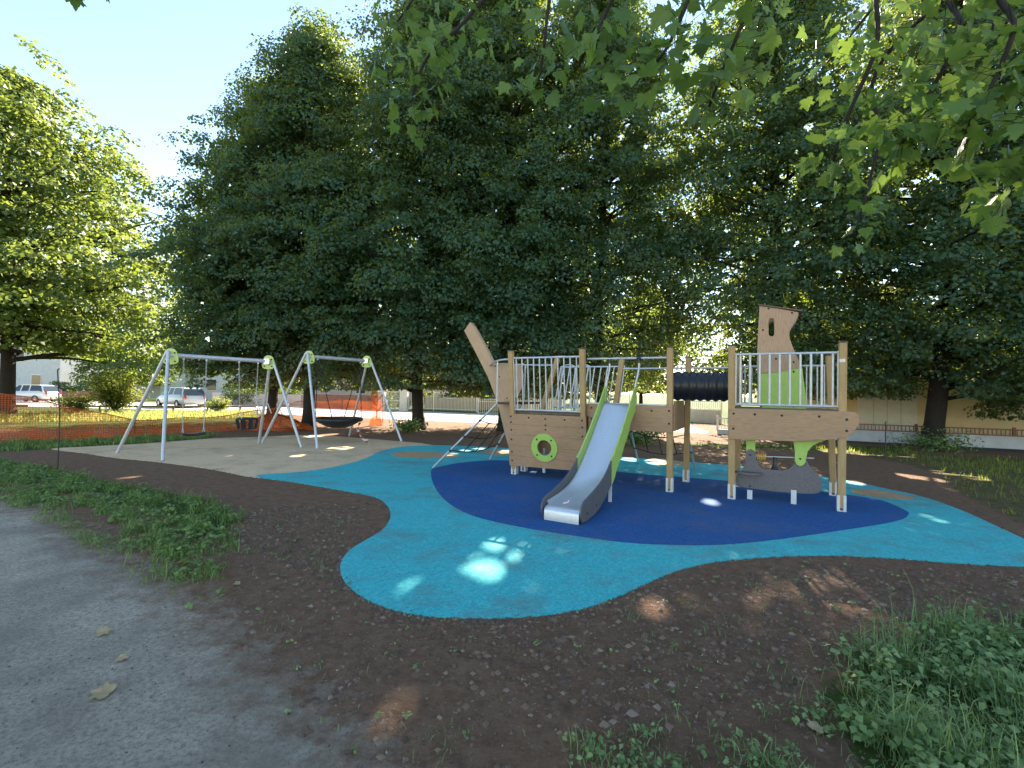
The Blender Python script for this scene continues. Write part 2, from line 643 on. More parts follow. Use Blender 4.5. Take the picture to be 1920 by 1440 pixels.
gx = axis([(-400, -60, 40), (-60, -26, 3), (-26, 24, 0.25), (24, 60, 3), (60, 400, 40)])
gy = axis([(-60, -4, 8), (-4, 0.8, 0.4), (0.8, 22, 0.2), (22, 48, 1), (48, 100, 8), (100, 900, 80)])
GX, GY = np.meshgrid(gx, gy)
P2 = np.stack([GX.ravel(), GY.ravel()], 1)
lawn = np.zeros(len(P2))
for k, pl in enumerate(LAWN):
    lawn = np.maximum(lawn, np.clip(0.5 + poly_sd(P2, pl) * 2.2, 0, 0.5 if k == 4 else 1))
far = (P2[:, 1] > 26) | (np.abs(P2[:, 0]) > 30)
lawn[far] = np.maximum(lawn[far], 0.8)
nx_, ny_ = len(gx), len(gy)
idx = np.arange(nx_ * ny_).reshape(ny_, nx_)
faces = np.stack([idx[:-1, :-1], idx[:-1, 1:], idx[1:, 1:], idx[1:, :-1]], -1).reshape(-1, 4)
zz = np.zeros(len(P2))
gro = np_mesh('ground', np.column_stack([P2, zz]), faces, M['ground'], smooth=True)
ga = gro.data.attributes.new('lawn', 'FLOAT', 'POINT')
ga.data.foreach_set('value', lawn.astype(np.float32))
tag(gro, 'brown bare soil and lawn the playground lies in', 'ground', kind='structure')


def sheet(name, poly, z, mat, label, cat, th=0.012):
    mb = MB()
    pts = [(p[0], p[1]) for p in poly]
    mb.slab(pts, [], lambda a, b, d: (a, b, z - d), th)
    o = mb.build(name, mat)
    tag(o, label, cat, kind='structure')
    return o


px = lambda L: [gnd(u, v) for u, v in L]
beige_b = px([(96, 842), (180, 837), (274, 832), (399, 822.5), (477, 820), (570, 816), (649, 820), (752, 828), (800, 833), (840, 845), (760, 862), (700, 872), (640, 880), (560, 893), (480, 896), (400, 881), (302, 867.5), (216, 859), (156, 850)])
sheet('beige_rubber_surface', smooth_poly(beige_b, 4), 0.008, M['beige'], 'beige rubber safety surface under the two swing frames', 'rubber surface', 0.02)
turq_b = px([(478, 893), (570, 885), (642, 873), (686, 860), (711, 848), (742, 840), (774, 837), (820, 835.5), (895, 838), (952, 841), (1060, 848), (1180, 858), (1250, 864), (1365, 873), (1480, 886), (1587, 902), (1669, 919), (1735, 934), (1802, 958), (1860, 984), (1920, 1012), (1990, 1045), (2010, 1060), (1980, 1066),
             (1920, 1063), (1840, 1060), (1740, 1053), (1660, 1047), (1580, 1043), (1500, 1043), (1420, 1047), (1340, 1055), (1280, 1068), (1240, 1083), (1200, 1101), (1150, 1124), (1080, 1146), (1000, 1157), (920, 1161), (860, 1160), (800, 1157), (745, 1147), (700, 1132), (665, 1111), (645, 1090), (638, 1070), (642, 1050), (660, 1030), (690, 1012), (714, 997), (729, 980), (732, 962), (722, 944), (700, 932), (640, 920), (560, 906)])
sheet('turquoise_rubber_surface', smooth_poly(turq_b, 4), 0.012, M['turq'], 'turquoise rubber safety surface with a wavy edge round the play ship', 'rubber surface', 0.024)
navy_b = px([(808, 886), (812, 880), (830, 875), (870, 868), (930, 864), (1000, 868), (1080, 877), (1180, 888), (1250, 894), (1365, 903), (1480, 915), (1587, 929), (1653, 940), (1698, 959), (1703, 967), (1690, 976), (1650, 985), (1580, 996), (1500, 1008), (1420, 1018), (1340, 1024), (1260, 1024), (1180, 1020), (1100, 1010), (1020, 998), (960, 987), (900, 973), (860, 957), (830, 935), (812, 908)])
sheet('navy_rubber_surface', smooth_poly(navy_b, 4), 0.016, M['navy'], 'dark blue rubber safety surface directly under the play ship', 'rubber surface', 0.026)


def islet(u, v, a, b, label, rot=0.0):
    pts = []
    for i in range(40):
        t = 2 * math.pi * i / 40
        r = 1 + 0.06 * math.sin(3 * t + 1) + 0.04 * math.sin(2 * t)
        pts.append(gnd(u + a * r * math.cos(t), v + b * r * math.sin(t) + a * r * math.cos(t) * rot))
    sheet('ochre_rubber_surface', pts, 0.0165, M['ochre'], label, 'rubber surface', 0.0265)


islet(795, 854, 64, 6, 'ochre oval set in the turquoise rubber left of the ship bow', 0.01)
islet(935, 849, 30, 5, 'small ochre oval in the turquoise rubber behind the ship bow', 0.04)
islet(1252, 868, 38, 6, 'ochre oval in the turquoise rubber behind the tunnel', 0.09)
islet(1652, 928, 60, 6.5, 'ochre oval in the turquoise rubber right of the ship stern', 0.11)

# path, blending raggedly into the soil
path_p = px([(-900, 885), (-300, 908), (0, 938), (70, 962), (150, 1008), (230, 1058), (300, 1102), (370, 1150), (420, 1200), (490, 1265), (560, 1330), (640, 1400), (720, 1470), (800, 1640)]) + [Vector((-0.6, -2, 0)), Vector((-30, -2, 0)), Vector((-30, 9, 0))]
qx = np.arange(-14, 0.6, 0.1)
qy = np.arange(-2, 8.6, 0.1)
QX, QY = np.meshgrid(qx, qy)
PQ = np.stack([QX.ravel(), QY.ravel()], 1)
sdp = poly_sd(PQ, path_p)
idx = np.arange(len(PQ)).reshape(len(qy), len(qx))
fq = np.stack([idx[:-1, :-1], idx[:-1, 1:], idx[1:, 1:], idx[1:, :-1]], -1).reshape(-1, 4)
fq = fq[(sdp[fq] > -0.95).all(1)]
used = np.unique(fq)
remap = -np.ones(len(PQ), int)
remap[used] = np.arange(len(used))
pa = np_mesh('path', np.column_stack([PQ[used], np.full(len(used), 0.004)]), remap[fq], M['path'])
a_ = pa.data.attributes.new('inner', 'FLOAT', 'POINT')
a_.data.foreach_set('value', np.clip(0.45 + sdp[used] * 1.1, -1, 1.4).astype(np.float32))
tag(pa, 'grey gravelly path running off to the left', 'path', kind='structure')

# roads beyond the trees
road_p = [Vector(p) for p in ((-80, 38, 0), (-22, 31, 0), (-9, 26.2, 0), (-4, 24.5, 0), (3, 22.2, 0), (8.2, 19.6, 0), (8.6, 20.2, 0), (10.0, 27.5, 0), (-6, 35.3, 0), (-24, 42, 0), (-80, 52, 0))]
sheet('road', road_p, 0.006, M['road'], 'pale sunlit road beyond the tree row', 'road', 0.03)
side_road = [Vector(p) for p in ((8.4, 19.3, 0), (12, 17.6, 0), (16.5, 15.3, 0), (30, 8.4, 0), (29, 6.8, 0), (16, 14.3, 0), (11.4, 17.0, 0))]
sheet('pavement', side_road, 0.008, simple('dark_asphalt', (0.055, 0.055, 0.055), 0.9, 0, 0.2, 5, 0.2), 'dark asphalt strip at the foot of the wall on the right', 'pavement', 0.03)

# ------------------------------------------------------------------ play ship
SO = gnd(965, 890)
su = (gnd(1577, 960) - SO).normalized()
sv = Vector((-su.y, su.x, 0))
SRZ = math.atan2(su.y, su.x)
ship = thing('play_ship', 'wooden pirate ship climbing frame with slide, tunnel and chimney on the blue rubber', 'play structure', SO, SRZ)
Z0 = 0.016


def L(u, v, t):
    """photo point -> (s, z) on the ship's lengthwise plane at distance t back"""
    n = sv
    P0 = SO + sv * t
    d = ray(u, v)
    P = CP + d * ((P0 - CP).dot(n) / d.dot(n))
    return ((P - SO).dot(su), P.z)


bolt_me = None


def bolt(p, ax, parent, r=0.017):
    global bolt_me
    if bolt_me is None:
        mb = MB()
        mb.lathe([(0.001, 0.012), (0.010, 0.011), (0.016, 0.006), (0.0175, 0.0)], n=12)
        o = mb.build('bolt', M['bolt'])
        bolt_me = o.data
        bpy.data.objects.remove(o)
    o = bpy.data.objects.new('bolt', bolt_me)
    COL.objects.link(o)
    o.parent = parent
    o.location = p
    o.rotation_euler = Vector(ax).to_track_quat('Z', 'Y').to_euler()
    o.scale = (r / 0.0175,) * 3
    return o


def post(base, top, w=0.095, shoe=True):
    b, t = Vector(base), Vector(top)
    mb = MB()
    mb.beam(b + Vector((0, 0, 0.06)), t, w, w, up=(0, 1, 0), ch=0.008)
    p = mb.build('post', M['post'], ship)
    d = (t - b).normalized()
    c = MB()
    c.beam(t, t + d * 0.02, w + 0.014, w + 0.014, up=(0, 1, 0), ch=0.006)
    c.build('post_cap', M['cap'], p)
    if shoe:
        s_ = MB()
        for sg in (-1, 1):
            s_.box((b.x + sg * 0.037 - 0.017, b.y - 0.0535, Z0), (b.x + sg * 0.037 + 0.017, b.y + 0.0535, 0.24))
        s_.box((b.x - 0.0195, b.y - 0.05, Z0), (b.x + 0.0195, b.y + 0.05, 0.03))
        s_.build('post_shoe', M['zinc'], p)
    return p


LEAN = -0.24 / 2.38                       # the bow's sides lean outwards
post((0.0, 0.0, 0), (0.0, LEAN * 2.38, 2.38))
post((1.43, 0.0, 0), (1.43, LEAN * 2.38, 2.38))
post((0.0, 0.40, 0), (0.30, 1.32, 2.34))
post((1.55, 0.85, 0), (1.73, 1.25, 2.30))
post((2.89, 0, 0), (2.87, 0, 2.375))
post((3.81, 0, 0), (3.79, 0, 2.375))
post((5.20, 0, 0), (5.21, 0, 2.375))
post((2.99, 1.08, 0), (3.01, 1.08, 2.29))
post((3.83, 1.12, 0), (3.84, 1.12, 2.29))
post((5.23, 1.2, 0), (5.16, 1.12, 2.28))

# bow hull panel (front), leaning with the posts
fr = lambda s, z, d: (s, LEAN * z - 0.050 - d, z)
hp = MB()
hull_out = [(-0.06, 0.19), (1.26, 0.215), (1.40, 0.27), (1.50, 0.40), (1.50, 1.19), (-0.075, 1.19)]
seams = [0.19, 0.385, 0.585, 0.79, 0.99]
hp.slab(hull_out, [circle(0.69, 0.585, 0.150, 36)], fr, 0.034)
hull = hp.build('hull_panel', M['tan'], ship)
for z in seams[1:]:                       # plank joints, thin dark battens let into the face
    for a, b in ([(-0.066, 1.494)] if abs(z - 0.585) > 0.17 else [(-0.066, 0.44), (0.94, 1.494)]):
        g = MB()
        g.add([fr(a, z - 0.0025, 0.0345), fr(b, z - 0.0025, 0.0345), fr(b, z + 0.0025, 0.0345), fr(a, z + 0.0025, 0.0345)], [(0, 1, 2, 3)])
        g.build('plank_joint', M['deck'], hull)
rg = MB()
rg.slab(circle(0.69, 0.585, 0.262, 48), [circle(0.69, 0.585, 0.142, 40)], lambda s, z, d: fr(s, z, 0.035 + d), 0.018)
ring = rg.build('porthole_ring', M['lime'], hull, 0.004)
for a in (45, 135, 225, 315):
    bolt(fr(0.69 + 0.205 * math.cos(rad(a)), 0.585 + 0.205 * math.sin(rad(a)), 0.0535), (0, -1, 0), ring)
for s_, z in ((0.0, 1.14), (0.0, 1.03), (0.0, 0.88), (0.0, 0.70), (0.0, 0.46), (0.0, 0.29), (0.38, 1.13), (0.72, 1.12), (1.10, 1.12), (0.72, 1.00), (0.72, 0.92), (1.43, 1.12), (1.43, 1.0), (1.43, 0.84)):
    bolt(fr(s_, z, 0.0345), (0, -1, 0), hull)
# rear hull panel
bp = MB()
bk = lambda s, z, d: (s, 0.62 + 0.32 * z + d, z)
bp.slab([(0.15, 0.35), (1.5, 0.35), (1.62, 1.19), (0.15, 1.19)], [], bk, 0.03)
bp.build('hull_panel', M['tan'], ship)
dk = MB()
dk.box((0.02, -0.06, 1.195), (1.45, 1.02, 1.235))
dk.build('deck', M['deck'], ship)
dk = MB()
dk.box((1.48, 0.0, 1.385), (2.86, 1.05, 1.42))
dk.build('deck', M['deck'], ship)
dk = MB()
dk.box((3.80, 0.0, 1.385), (5.19, 1.1, 1.42))
dk.build('deck', M['deck'], ship)
for s_, t_ in ((0.42, 0.45), (1.05, 0.45)):     # small legs below the bow hull
    dl = MB()
    dl.beam((s_, t_, Z0), (s_, t_, 0.5), 0.05, 0.05)
    dl.build('deck_leg', M['zinc'], ship)


def rail(s0, s1, z0, z1, fn, nb, r=0.019, rb=0.014, flat=False):
    mb = MB()
    mb.tube([fn(s0, z1), fn(s1, z1)], r)
    mb.tube([fn(s0, z0), fn(s1, z0)], r)
    mb.tube([fn(s0, z0 - r), fn(s0, z1 + r)], rb)
    mb.tube([fn(s1, z0 - r), fn(s1, z1 + r)], rb)
    o = mb.build('guard_rail', M['galv'], ship)
    for i in range(nb):
        s_ = s0 + (s1 - s0) * (i + 0.5) / nb
        b = MB()
        b.tube([fn(s_, z0), fn(s_, z1)], rb, 8)
        b.build('bar', M['galv'], o)
    return o


rail(0.05, 1.38, 1.27, 2.245, lambda s, z: (s, LEAN * z, z), 11)
rail(0.33, 1.70, 1.30, 2.15, lambda s, z: (s + 0.10 * (z - 1.3), 1.12 + 0.13 * (z - 1.3), z), 10)
rail(3.85, 5.16, 1.475, 2.24, lambda s, z: (s, 0.0, z), 10, 0.019, 0.017)
rail(3.89, 4.2, 1.475, 2.12, lambda s, z: (s, 1.12, z), 3)
rail(4.85, 5.15, 1.475, 2.12, lambda s, z: (s, 1.12, z), 3)
for i, (a, b) in enumerate((((1.46, -0.06, 2.215), (2.83, 0, 2.215)), ((1.76, 1.2, 2.10), (2.97, 1.08, 2.10)), ((3.05, 1.08, 2.10), (3.81, 1.12, 2.10)), ((4.2, 1.12, 2.12), (4.85, 1.12, 2.12)))):
    mb = MB()
    mb.tube([a, b], 0.019)
    mb.build('hand_rail', M['galv'], ship)
for s0 in (0.28, 0.62):                   # hooped grab handles at the rear entrance
    mb = MB()
    mb.tube(smooth_poly([(s0, 1.55, 1.15), (s0 + 0.02, 1.55, 2.05), (s0 + 0.08, 1.55, 2.20), (s0 + 0.28, 1.55, 2.20), (s0 + 0.34, 1.55, 2.05), (s0 + 0.32, 1.55, 1.15)], 5, False), 0.017, 8)
    mb.build('grab_handle', M['galv'], ship)

# middle board behind the slide
mf = lambda s, z, d: (s, -0.050 - d, z)
bd = MB()
bd.slab([(1.505, 0.985), (2.93, 0.985), (2.93, 1.42), (1.385, 1.42), (1.385, 1.195), (1.505, 1.195)], [], mf, 0.03)
mid = bd.build('side_board', M['tan'], ship, 0.004)
for s_, z in ((1.56, 1.35), (1.56, 1.16), (2.60, 1.33), (2.88, 1.34), (2.88, 1.13)):
    bolt(mf(s_, z, 0.0305), (0, -1, 0), mid)
ln = MB()
ln.box((1.49, -0.082, 1.422), (2.83, 0.02, 1.442))
ln.build('board_cap', M['zinc'], mid)
eb = MB()                                  # end board under the tunnel mouth
eb.box((2.925, 0.06, 1.0), (2.95, 1.02, 1.50))
eb.build('end_board', M['tan'], ship)
rb_ = MB()
rb_.box((1.7, 1.06, 1.0), (2.95, 1.09, 1.42))
rb_.build('side_board', M['tan'], ship)

# tunnel of ribbed black pipe
prof = []
n_r = 8
Lt = 0.97
for i in range(n_r * 6 + 1):
    h = Lt * i / (n_r * 6)
    prof.append((0.243 + 0.014 * math.cos(2 * math.pi * i / 6), h))
prof += [(0.215, Lt), (0.215, 0)]
tn = MB()
tn.lathe(prof, (2.80, 0.50, 1.755), (1, 0, 0), 40)
tn.build('tunnel', M['black'], ship)

# stern beam
stb = MB()
stern_out = [(3.765, 0.935), (4.6, 0.955), (5.0, 1.0), (5.25, 1.055), (5.33, 1.13), (5.385, 1.24), (5.395, 1.33), (5.37, 1.39), (5.32, 1.41), (3.765, 1.41)]
stb.slab(stern_out, [], mf, 0.032)
stern = stb.build('stern_board', M['tan'], ship, 0.005)
for s_, z in ((3.83, 1.33), (3.83, 1.10), (4.12, 1.33), (4.47, 1.325), (4.93, 1.33), (5.25, 1.30), (5.25, 1.145)):
    bolt(mf(s_, z, 0.0325), (0, -1, 0), stern)
rs_ = MB()
rs_.slab([(3.765, 1.0), (5.0, 1.0), (5.25, 1.06), (5.38, 1.25), (5.32, 1.41), (3.765, 1.41)], [], lambda s, z, d: (s, 1.17 + d, z), 0.03)
rs_.build('stern_board', M['tan'], ship)

# chimney (two shaped panels, green foot)
for t_, nm in ((0.62, 0), (1.02, 1)):
    T = lambda u, v: L(u, v, 0.62)
    up = [T(*q) for q in ((1419, 700), (1419, 690), (1420.5, 640), (1424, 574), (1460, 579), (1497, 586), (1497, 591), (1494, 599), (1486, 610), (1480, 622), (1480, 633), (1484, 645), (1490, 659), (1497, 675), (1503, 689), (1480, 694), (1450, 699))]
    lo = [T(*q) for q in ((1425, 701), (1450, 699.5), (1480, 694.5), (1504, 689.5), (1507, 715), (1511, 745), (1511, 767), (1425, 770))]
    dz = 0.0
    fn = lambda s, z, d, t_=t_: (s, t_ - d, z)
    sl_ = T(1446.5, 597)
    sl2 = T(1446.5, 631)
    hw = 0.042
    slot = [(sl_[0] + hw * math.cos(a), sl_[1] - 0.045 + 0.045 * math.sin(a)) for a in np.linspace(0, math.pi, 9)] + [(sl2[0] + hw * math.cos(a), sl2[1] + 0.045 + 0.045 * math.sin(a)) for a in np.linspace(math.pi, 2 * math.pi, 9)]
    mb = MB()
    mb.slab(up, [slot], fn, 0.024)
    pn = mb.build('chimney_panel', M['tan_v'], ship, 0.003)
    mb = MB()
    mb.slab(lo, [], lambda s, z, d, t_=t_: (s, t_ - 0.003 - d, z), 0.024)
    gf = mb.build('chimney_foot', M['lime'], ship, 0.003)
    if nm == 0:
        for q in ((1441, 579), (1485, 587), (1430.5, 619), (1455, 673), (1488, 679)):
            s_, z = T(*q)
            bolt((s_, t_ - 0.0245, z), (0, -1, 0), pn, 0.015)
        for q in ((1488, 697), (1488, 762), (1427, 762)):
            s_, z = T(*q)
            bolt((s_, t_ - 0.0275, z), (0, -1, 0), gf, 0.015)
a_, b_ = L(1424, 572.5, 0.62), L(1498, 585, 0.62)
mb = MB()
mb.slab([(a_[0] - 0.02, a_[1]), (b_[0] + 0.05, b_[1]), (b_[0] + 0.05, b_[1] + 0.018), (a_[0] - 0.02, a_[1] + 0.018)], [], lambda s, z, d: (s, 0.57 + d, z), 0.48)
mb.build('chimney_roof', M['deck'], ship)

# play counter under the stern
T = lambda u, v: L(u, v, 0.14)
cb = [T(*q) for q in ((1384, 912), (1379, 900), (1383, 889), (1391, 882), (1396, 870), (1398, 856), (1399, 848), (1403, 843), (1409, 842), (1415, 846), (1417, 853), (1419, 864), (1424, 874), (1431, 878.5), (1450, 880.5), (1468, 882), (1480, 879), (1487, 872), (1490, 862), (1512, 862), (1516, 871), (1524, 880), (1534, 889), (1540, 899), (1541, 912), (1537, 922), (1528, 925.5), (1500, 925), (1450, 921))]
fc = lambda s, z, d: (s, 0.14 - d, z)
mb = MB()
mb.slab(cb, [], fc, 0.022)
cnt = mb.build('play_counter', M['greyboard'], ship, 0.003)
for q in ((1407, 853), (1406, 911), (1488, 919)):
    s_, z = T(*q)
    bolt(fc(s_, z, 0.0225), (0, -1, 0), cnt, 0.014)
gl = [T(*q) for q in ((1396, 815), (1418, 815), (1416, 830), (1416, 851), (1411, 856), (1404, 856), (1399, 851), (1399, 830))]
mb = MB()
mb.slab(gl, [], lambda s, z, d: (s, 0.168 - d, z), 0.022)
mb.build('counter_hanger', M['lime'], ship, 0.003)
gr_ = [T(*q) for q in ((1482, 815), (1560, 818), (1550, 824), (1535, 829), (1522, 836), (1514, 846), (1511, 858), (1510, 866), (1505, 872), (1499, 873), (1493, 870), (1490, 863), (1490, 846), (1488, 832))]
mb = MB()
mb.slab(gr_, [], lambda s, z, d: (s, 0.112 - d, z), 0.022)
gh = mb.build('counter_hanger', M['lime'], ship, 0.003)
s_, z = T(1500, 859.5)
bolt((s_, 0.0895, z), (0, -1, 0), gh, 0.014)
mb = MB()                                  # rounded seat board
c_ = T(1403, 884)
mb.slab([(c_[0] + 0.19 * math.cos(a), 0.115 - 0.20 * math.sin(a)) for a in np.linspace(0, math.pi, 20)], [], lambda s, t, d: (s, t, c_[1] - 0.02 + d), 0.026)
mb.build('counter_seat', M['greyboard'], ship, 0.004)
for q in (1406, 1488):
    s_, z = L(q, 918, 0.14)
    mb = MB()
    mb.box((s_ - 0.035, 0.10, Z0), (s_ + 0.035, 0.112, z - 0.0))
    mb.build('counter_foot', M['zinc'], ship)
mb = MB()
a_, b_ = T(1417, 856), T(1527, 860)
mb.tube([(a_[0], 0.19, a_[1]), (b_[0], 0.19, b_[1])], 0.009, 8)
ab = mb.build('bead_bar', M['zinc'], ship)
for i in range(5):
    s_ = a_[0] + 0.03 + 0.024 * i
    mb = MB()
    rr = 0.058 - 0.006 * (i % 2)
    mb.tube([(s_ + 0.006 * math.sin(k), 0.19 + rr * math.cos(k), a_[1] + rr * math.sin(k)) for k in np.linspace(0, 2 * math.pi, 18, endpoint=False)], 0.0085, 6, closed=True)
    mb.build('bead_ring', M['yellow'], ab)
mb = MB()
f_ = T(1453, 870)
mb.lathe([(0.03, 0.10), (0.025, 0.0), (0.05, -0.07), (0.06, -0.085), (0.0, -0.085)], (f_[0], 0.19, f_[1]), n=16)
mb.build('funnel', M['black'], ship)
# label on the corner post
mb = MB()
mb.box((5.165, -0.0525, 2.10), (5.235, -0.0485, 2.145))
mb.build('label_plate', M['sticker'], ship)

# bow: prow, platform, rail, bulwark
mb = MB()
prw = [L(u, v, 0.43) for u, v in ((870, 620), (893, 664), (914.5, 707), (933, 756), (946.6, 814), (958, 853), (963, 869), (981, 869), (974, 800), (959, 752), (941, 713), (912, 656), (888.5, 613), (881, 604))]
mb.slab(prw, [], lambda s, z, d: (s, 0.43 + d, z), 0.12)
prow = mb.build('prow_beam', M['prow'], ship, 0.006)
mb = MB()
plate = [(-0.78, 2.20), (-0.40, 2.20), (-0.12, 2.14), (-0.05, 1.95), (-0.08, 1.72), (-0.17, 1.52), (-0.30, 1.44), (-0.42, 1.40), (-0.52, 1.47)]
mb.slab(plate, [], lambda s, z, d: (s, 0.425 - d, z), 0.02)
bw = mb.build('bow_plate', M['tan_v'], ship, 0.003)
for s_, z in ((-0.72, 2.14), (-0.62, 1.92), (-0.43, 1.47)):
    bolt((s_, 0.4045, z), (0, -1, 0), bw, 0.015)
mb = MB()
mb.slab([(0.0, -0.17), (-0.30, -0.17), (-0.50, 0.15), (-0.56, 0.5), (-0.50, 0.9), (-0.3, 1.15), (0.0, 1.15)], [], lambda s, t, d: (s, t, 1.395 - d), 0.035)
mb.build('bow_platform', M['black'], ship)
mb = MB()
mb.tube(smooth_poly([(0.0, -0.22, 2.23), (-0.25, -0.17, 2.22), (-0.55, 0.05, 2.20), (-0.85, 0.40, 2.16), (-0.95, 0.5, 2.15), (-0.85, 0.6, 2.16), (-0.5, 1.0, 2.2), (-0.1, 1.25, 2.2), (0.25, 1.3, 2.2)], 4, False), 0.018)
mb.build('bow_rail', M['galv'], ship)
for a, b in (((-0.37, -0.10, 1.39), (-0.37, -0.10, 2.215)), ((-0.37, 1.06, 1.39), (-0.37, 1.1, 2.2))):
    mb = MB()
    mb.tube([a, b], 0.016)
    mb.build('bow_upright', M['galv'], ship)

# bow climbing net


def net_ladder(a0, a1, b0, b1, rows, name='climbing_net'):
    """a0->a1 and b0->b1: bottom to top of the two side bars"""
    a0, a1, b0, b1 = map(Vector, (a0, a1, b0, b1))
    mb = MB()
    hub = (a0 + a1 + b0 + b1) / 4
    k = 0
    prev = None
    for f in rows:
        pa, pb_ = a0.lerp(a1, f), b0.lerp(b1, f)
        pts = []
        for i in range(9):
            q = pa.lerp(pb_, i / 8)
            q = q + Vector((0, 0, -0.10 * math.sin(math.pi * i / 8)))
            pts.append(q)
        mb.tube(pts, 0.010, 6)
        if prev:
            for i in (2, 4, 6):
                mb.tube([prev[i], pts[i]], 0.010, 6)
                mb.lathe([(0.0, -0.02), (0.02, -0.01), (0.02, 0.01), (0, 0.02)], pts[i], n=8)
        prev = pts
    nt_ = mb.build(name, M['rope'], ship)
    for (p, q) in ((a0, a1), (b0, b1)):
        m2 = MB()
        m2.tube([p, q], 0.020, 10)
        bar = m2.build('side_bar', M['galv'], nt_)
        for f in rows:
            c = MB()
            w = p.lerp(q, f)
            dd = (q - p).normalized()
            c.tube([w - dd * 0.02, w + dd * 0.02], 0.027, 10)
            c.build('clamp', M['black'], bar)
    return nt_


rf_b, rf_t = L(812, 877, -0.30), L(933, 756, -0.18)
rb_b, rb_t = L(918, 861, 1.40), L(962, 775, 1.15)
net_ladder((rf_b[0], -0.30, Z0), (rf_t[0], -0.18, 1.385), (rb_b[0], 1.40, Z0), (-0.45, 1.15, 1.385), (0.28, 0.50, 0.74))
# rear climbing net behind the middle deck
q1, q2 = gnd(1197, 869), gnd(1303, 879)
loc = lambda p: ((p - SO).dot(su), (p - SO).dot(sv))
l1, l2 = loc(q1), loc(q2)
net_ladder((l1[0], l1[1], Z0), (1.82, 1.16, 1.36), (l2[0], l2[1], Z0), (2.90, 1.14, 1.36), (0.3, 0.6))

# slide
SW0, SW1 = 1.825, 2.315
prof_c = [(0.02, 1.445), (-0.16, 1.42), (-0.30, 1.33), (-0.62, 1.045), (-1.0, 0.735), (-1.35, 0.475), (-1.60, 0.335), (-1.85, 0.255), (-2.10, 0.215), (-2.35, 0.195), (-2.53, 0.185)]
prof_c = [tuple(p) for p in smooth_poly([Vector((a, b, 0)) for a, b in prof_c], 4, False)]
prof_c = [(p[0], p[1]) for p in prof_c]
mb = MB()
vs, fs = [], []
for (t_, z) in prof_c:
    for s_, dz in ((SW0 + 0.004, 0.045), (SW0 + 0.010, 0.015), (SW0 + 0.03, 0.0), (SW1 - 0.03, 0.0), (SW1 - 0.010, 0.015), (SW1 - 0.004, 0.045)):
        vs.append((s_, t_, z + dz))
for i in range(len(prof_c) - 1):
    for k in range(5):
        fs.append((i * 6 + k, i * 6 + k + 1, (i + 1) * 6 + k + 1, (i + 1) * 6 + k))
mb.add(vs, fs, True)
e = [(-2.53, 0.185), (-2.60, 0.178), (-2.635, 0.155), (-2.645, 0.12), (-2.645, Z0)]
vs, fs = [], []
for (t_, z) in e:
    vs += [(SW0 + 0.016, t_, z), (SW1 - 0.016, t_, z)]
for i in range(len(e) - 1):
    fs.append((2 * i, 2 * i + 1, 2 * i + 3, 2 * i + 2))
mb.add(vs, fs, True)
slide = mb.build('slide', M['slide'], ship)


def zc(t_):
    for (a, b) in zip(prof_c[:-1], prof_c[1:]):
        if b[0] <= t_ <= a[0]:
            return a[1] + (b[1] - a[1]) * (t_ - a[0]) / (b[0] - a[0])
    return prof_c[-1][1] if t_ < -1 else prof_c[0][1]


for sg, s0 in ((-1, SW0 - 0.022), (1, SW1 + 0.002)):
    # lime upper cheek
    ts = np.linspace(0.0, -1.42, 25)
    top, bot = [], []
    for i, t_ in enumerate(ts):
        h = 0.23 + 0.12 * max(0, 1 - abs(t_) / 0.28)
        if sg == 1:
            h += 0.012 * math.sin(i * 1.9)
        top.append((t_, zc(t_) + h))
        bot.append((t_, zc(t_) - (0.10 if sg < 0 else 0.13 + 0.022 * ((i // 3) % 2))))
    top[-1] = (ts[-1] - 0.02, top[-1][1])
    m2 = MB()
    m2.slab(top + bot[::-1], [], lambda t, z, d, s0=s0: (s0 + d, t, z), 0.02)
    m2.build('slide_cheek', M['lime'], slide, 0.003)
    ts = np.linspace(-1.43, -2.50, 16)
    top = [(t_, zc(t_) + 0.23 - 0.12 * (abs(t_) - 1.43) / 1.07) for t_ in ts]
    arc = [(-2.52 - 0.155 * math.sin(a), 0.155 + 0.135 * math.cos(a)) for a in np.linspace(0.15, math.pi * 0.86, 10)]
    bot = [(-2.45, Z0 + 0.01), (-2.2, 0.035), (-1.95, 0.08), (-1.7, 0.17), (-1.43, zc(-1.43) - 0.13)]
    m2 = MB()
    m2.slab(top + arc + bot, [], lambda t, z, d, s0=s0: (s0 + d, t, z), 0.02)
    sk = m2.build('slide_skirt', M['grey'], slide, 0.003)
    for t_, z in ((-2.45, 0.12), (-2.1, 0.15)):
        bolt((s0 + (0.021 if sg > 0 else -0.001), t_, z), (sg, 0, 0), sk, 0.013)
    s_ = SW0 - 0.01 if sg < 0 else SW1 + 0.01
    m2 = MB()
    m2.tube(smooth_poly([(s_ + 0.045, -0.03, 2.2), (s_ + 0.045, -0.03, 2.05), (s_ + 0.03, -0.07, 1.90), (s_, -0.10, 1.70), (s_, -0.10, 1.45)], 4, False), 0.017, 10)
    hd = m2.build('slide_handle', M['galv'], slide)
    m2 = MB()
    m2.tube([(s_ + 0.045 - 0.035, -0.025, 2.215), (s_ + 0.045 + 0.035, -0.025, 2.215)], 0.032, 12)
    m2.tube([(s_ + 0.045, -0.03, 2.20), (s_ + 0.045, -0.03, 2.13)], 0.025, 12)
    m2.build('handle_clamp', M['black'], hd)
for s_ in (SW0 + 0.05, SW1 - 0.05):
    m2 = MB()
    m2.beam((s_, -1.25, Z0), (s_, -1.25, zc(-1.25) - 0.03), 0.04, 0.04)
    m2.build('slide_leg', M['zinc'], slide)

# ------------------------------------------------------------------ swing frames


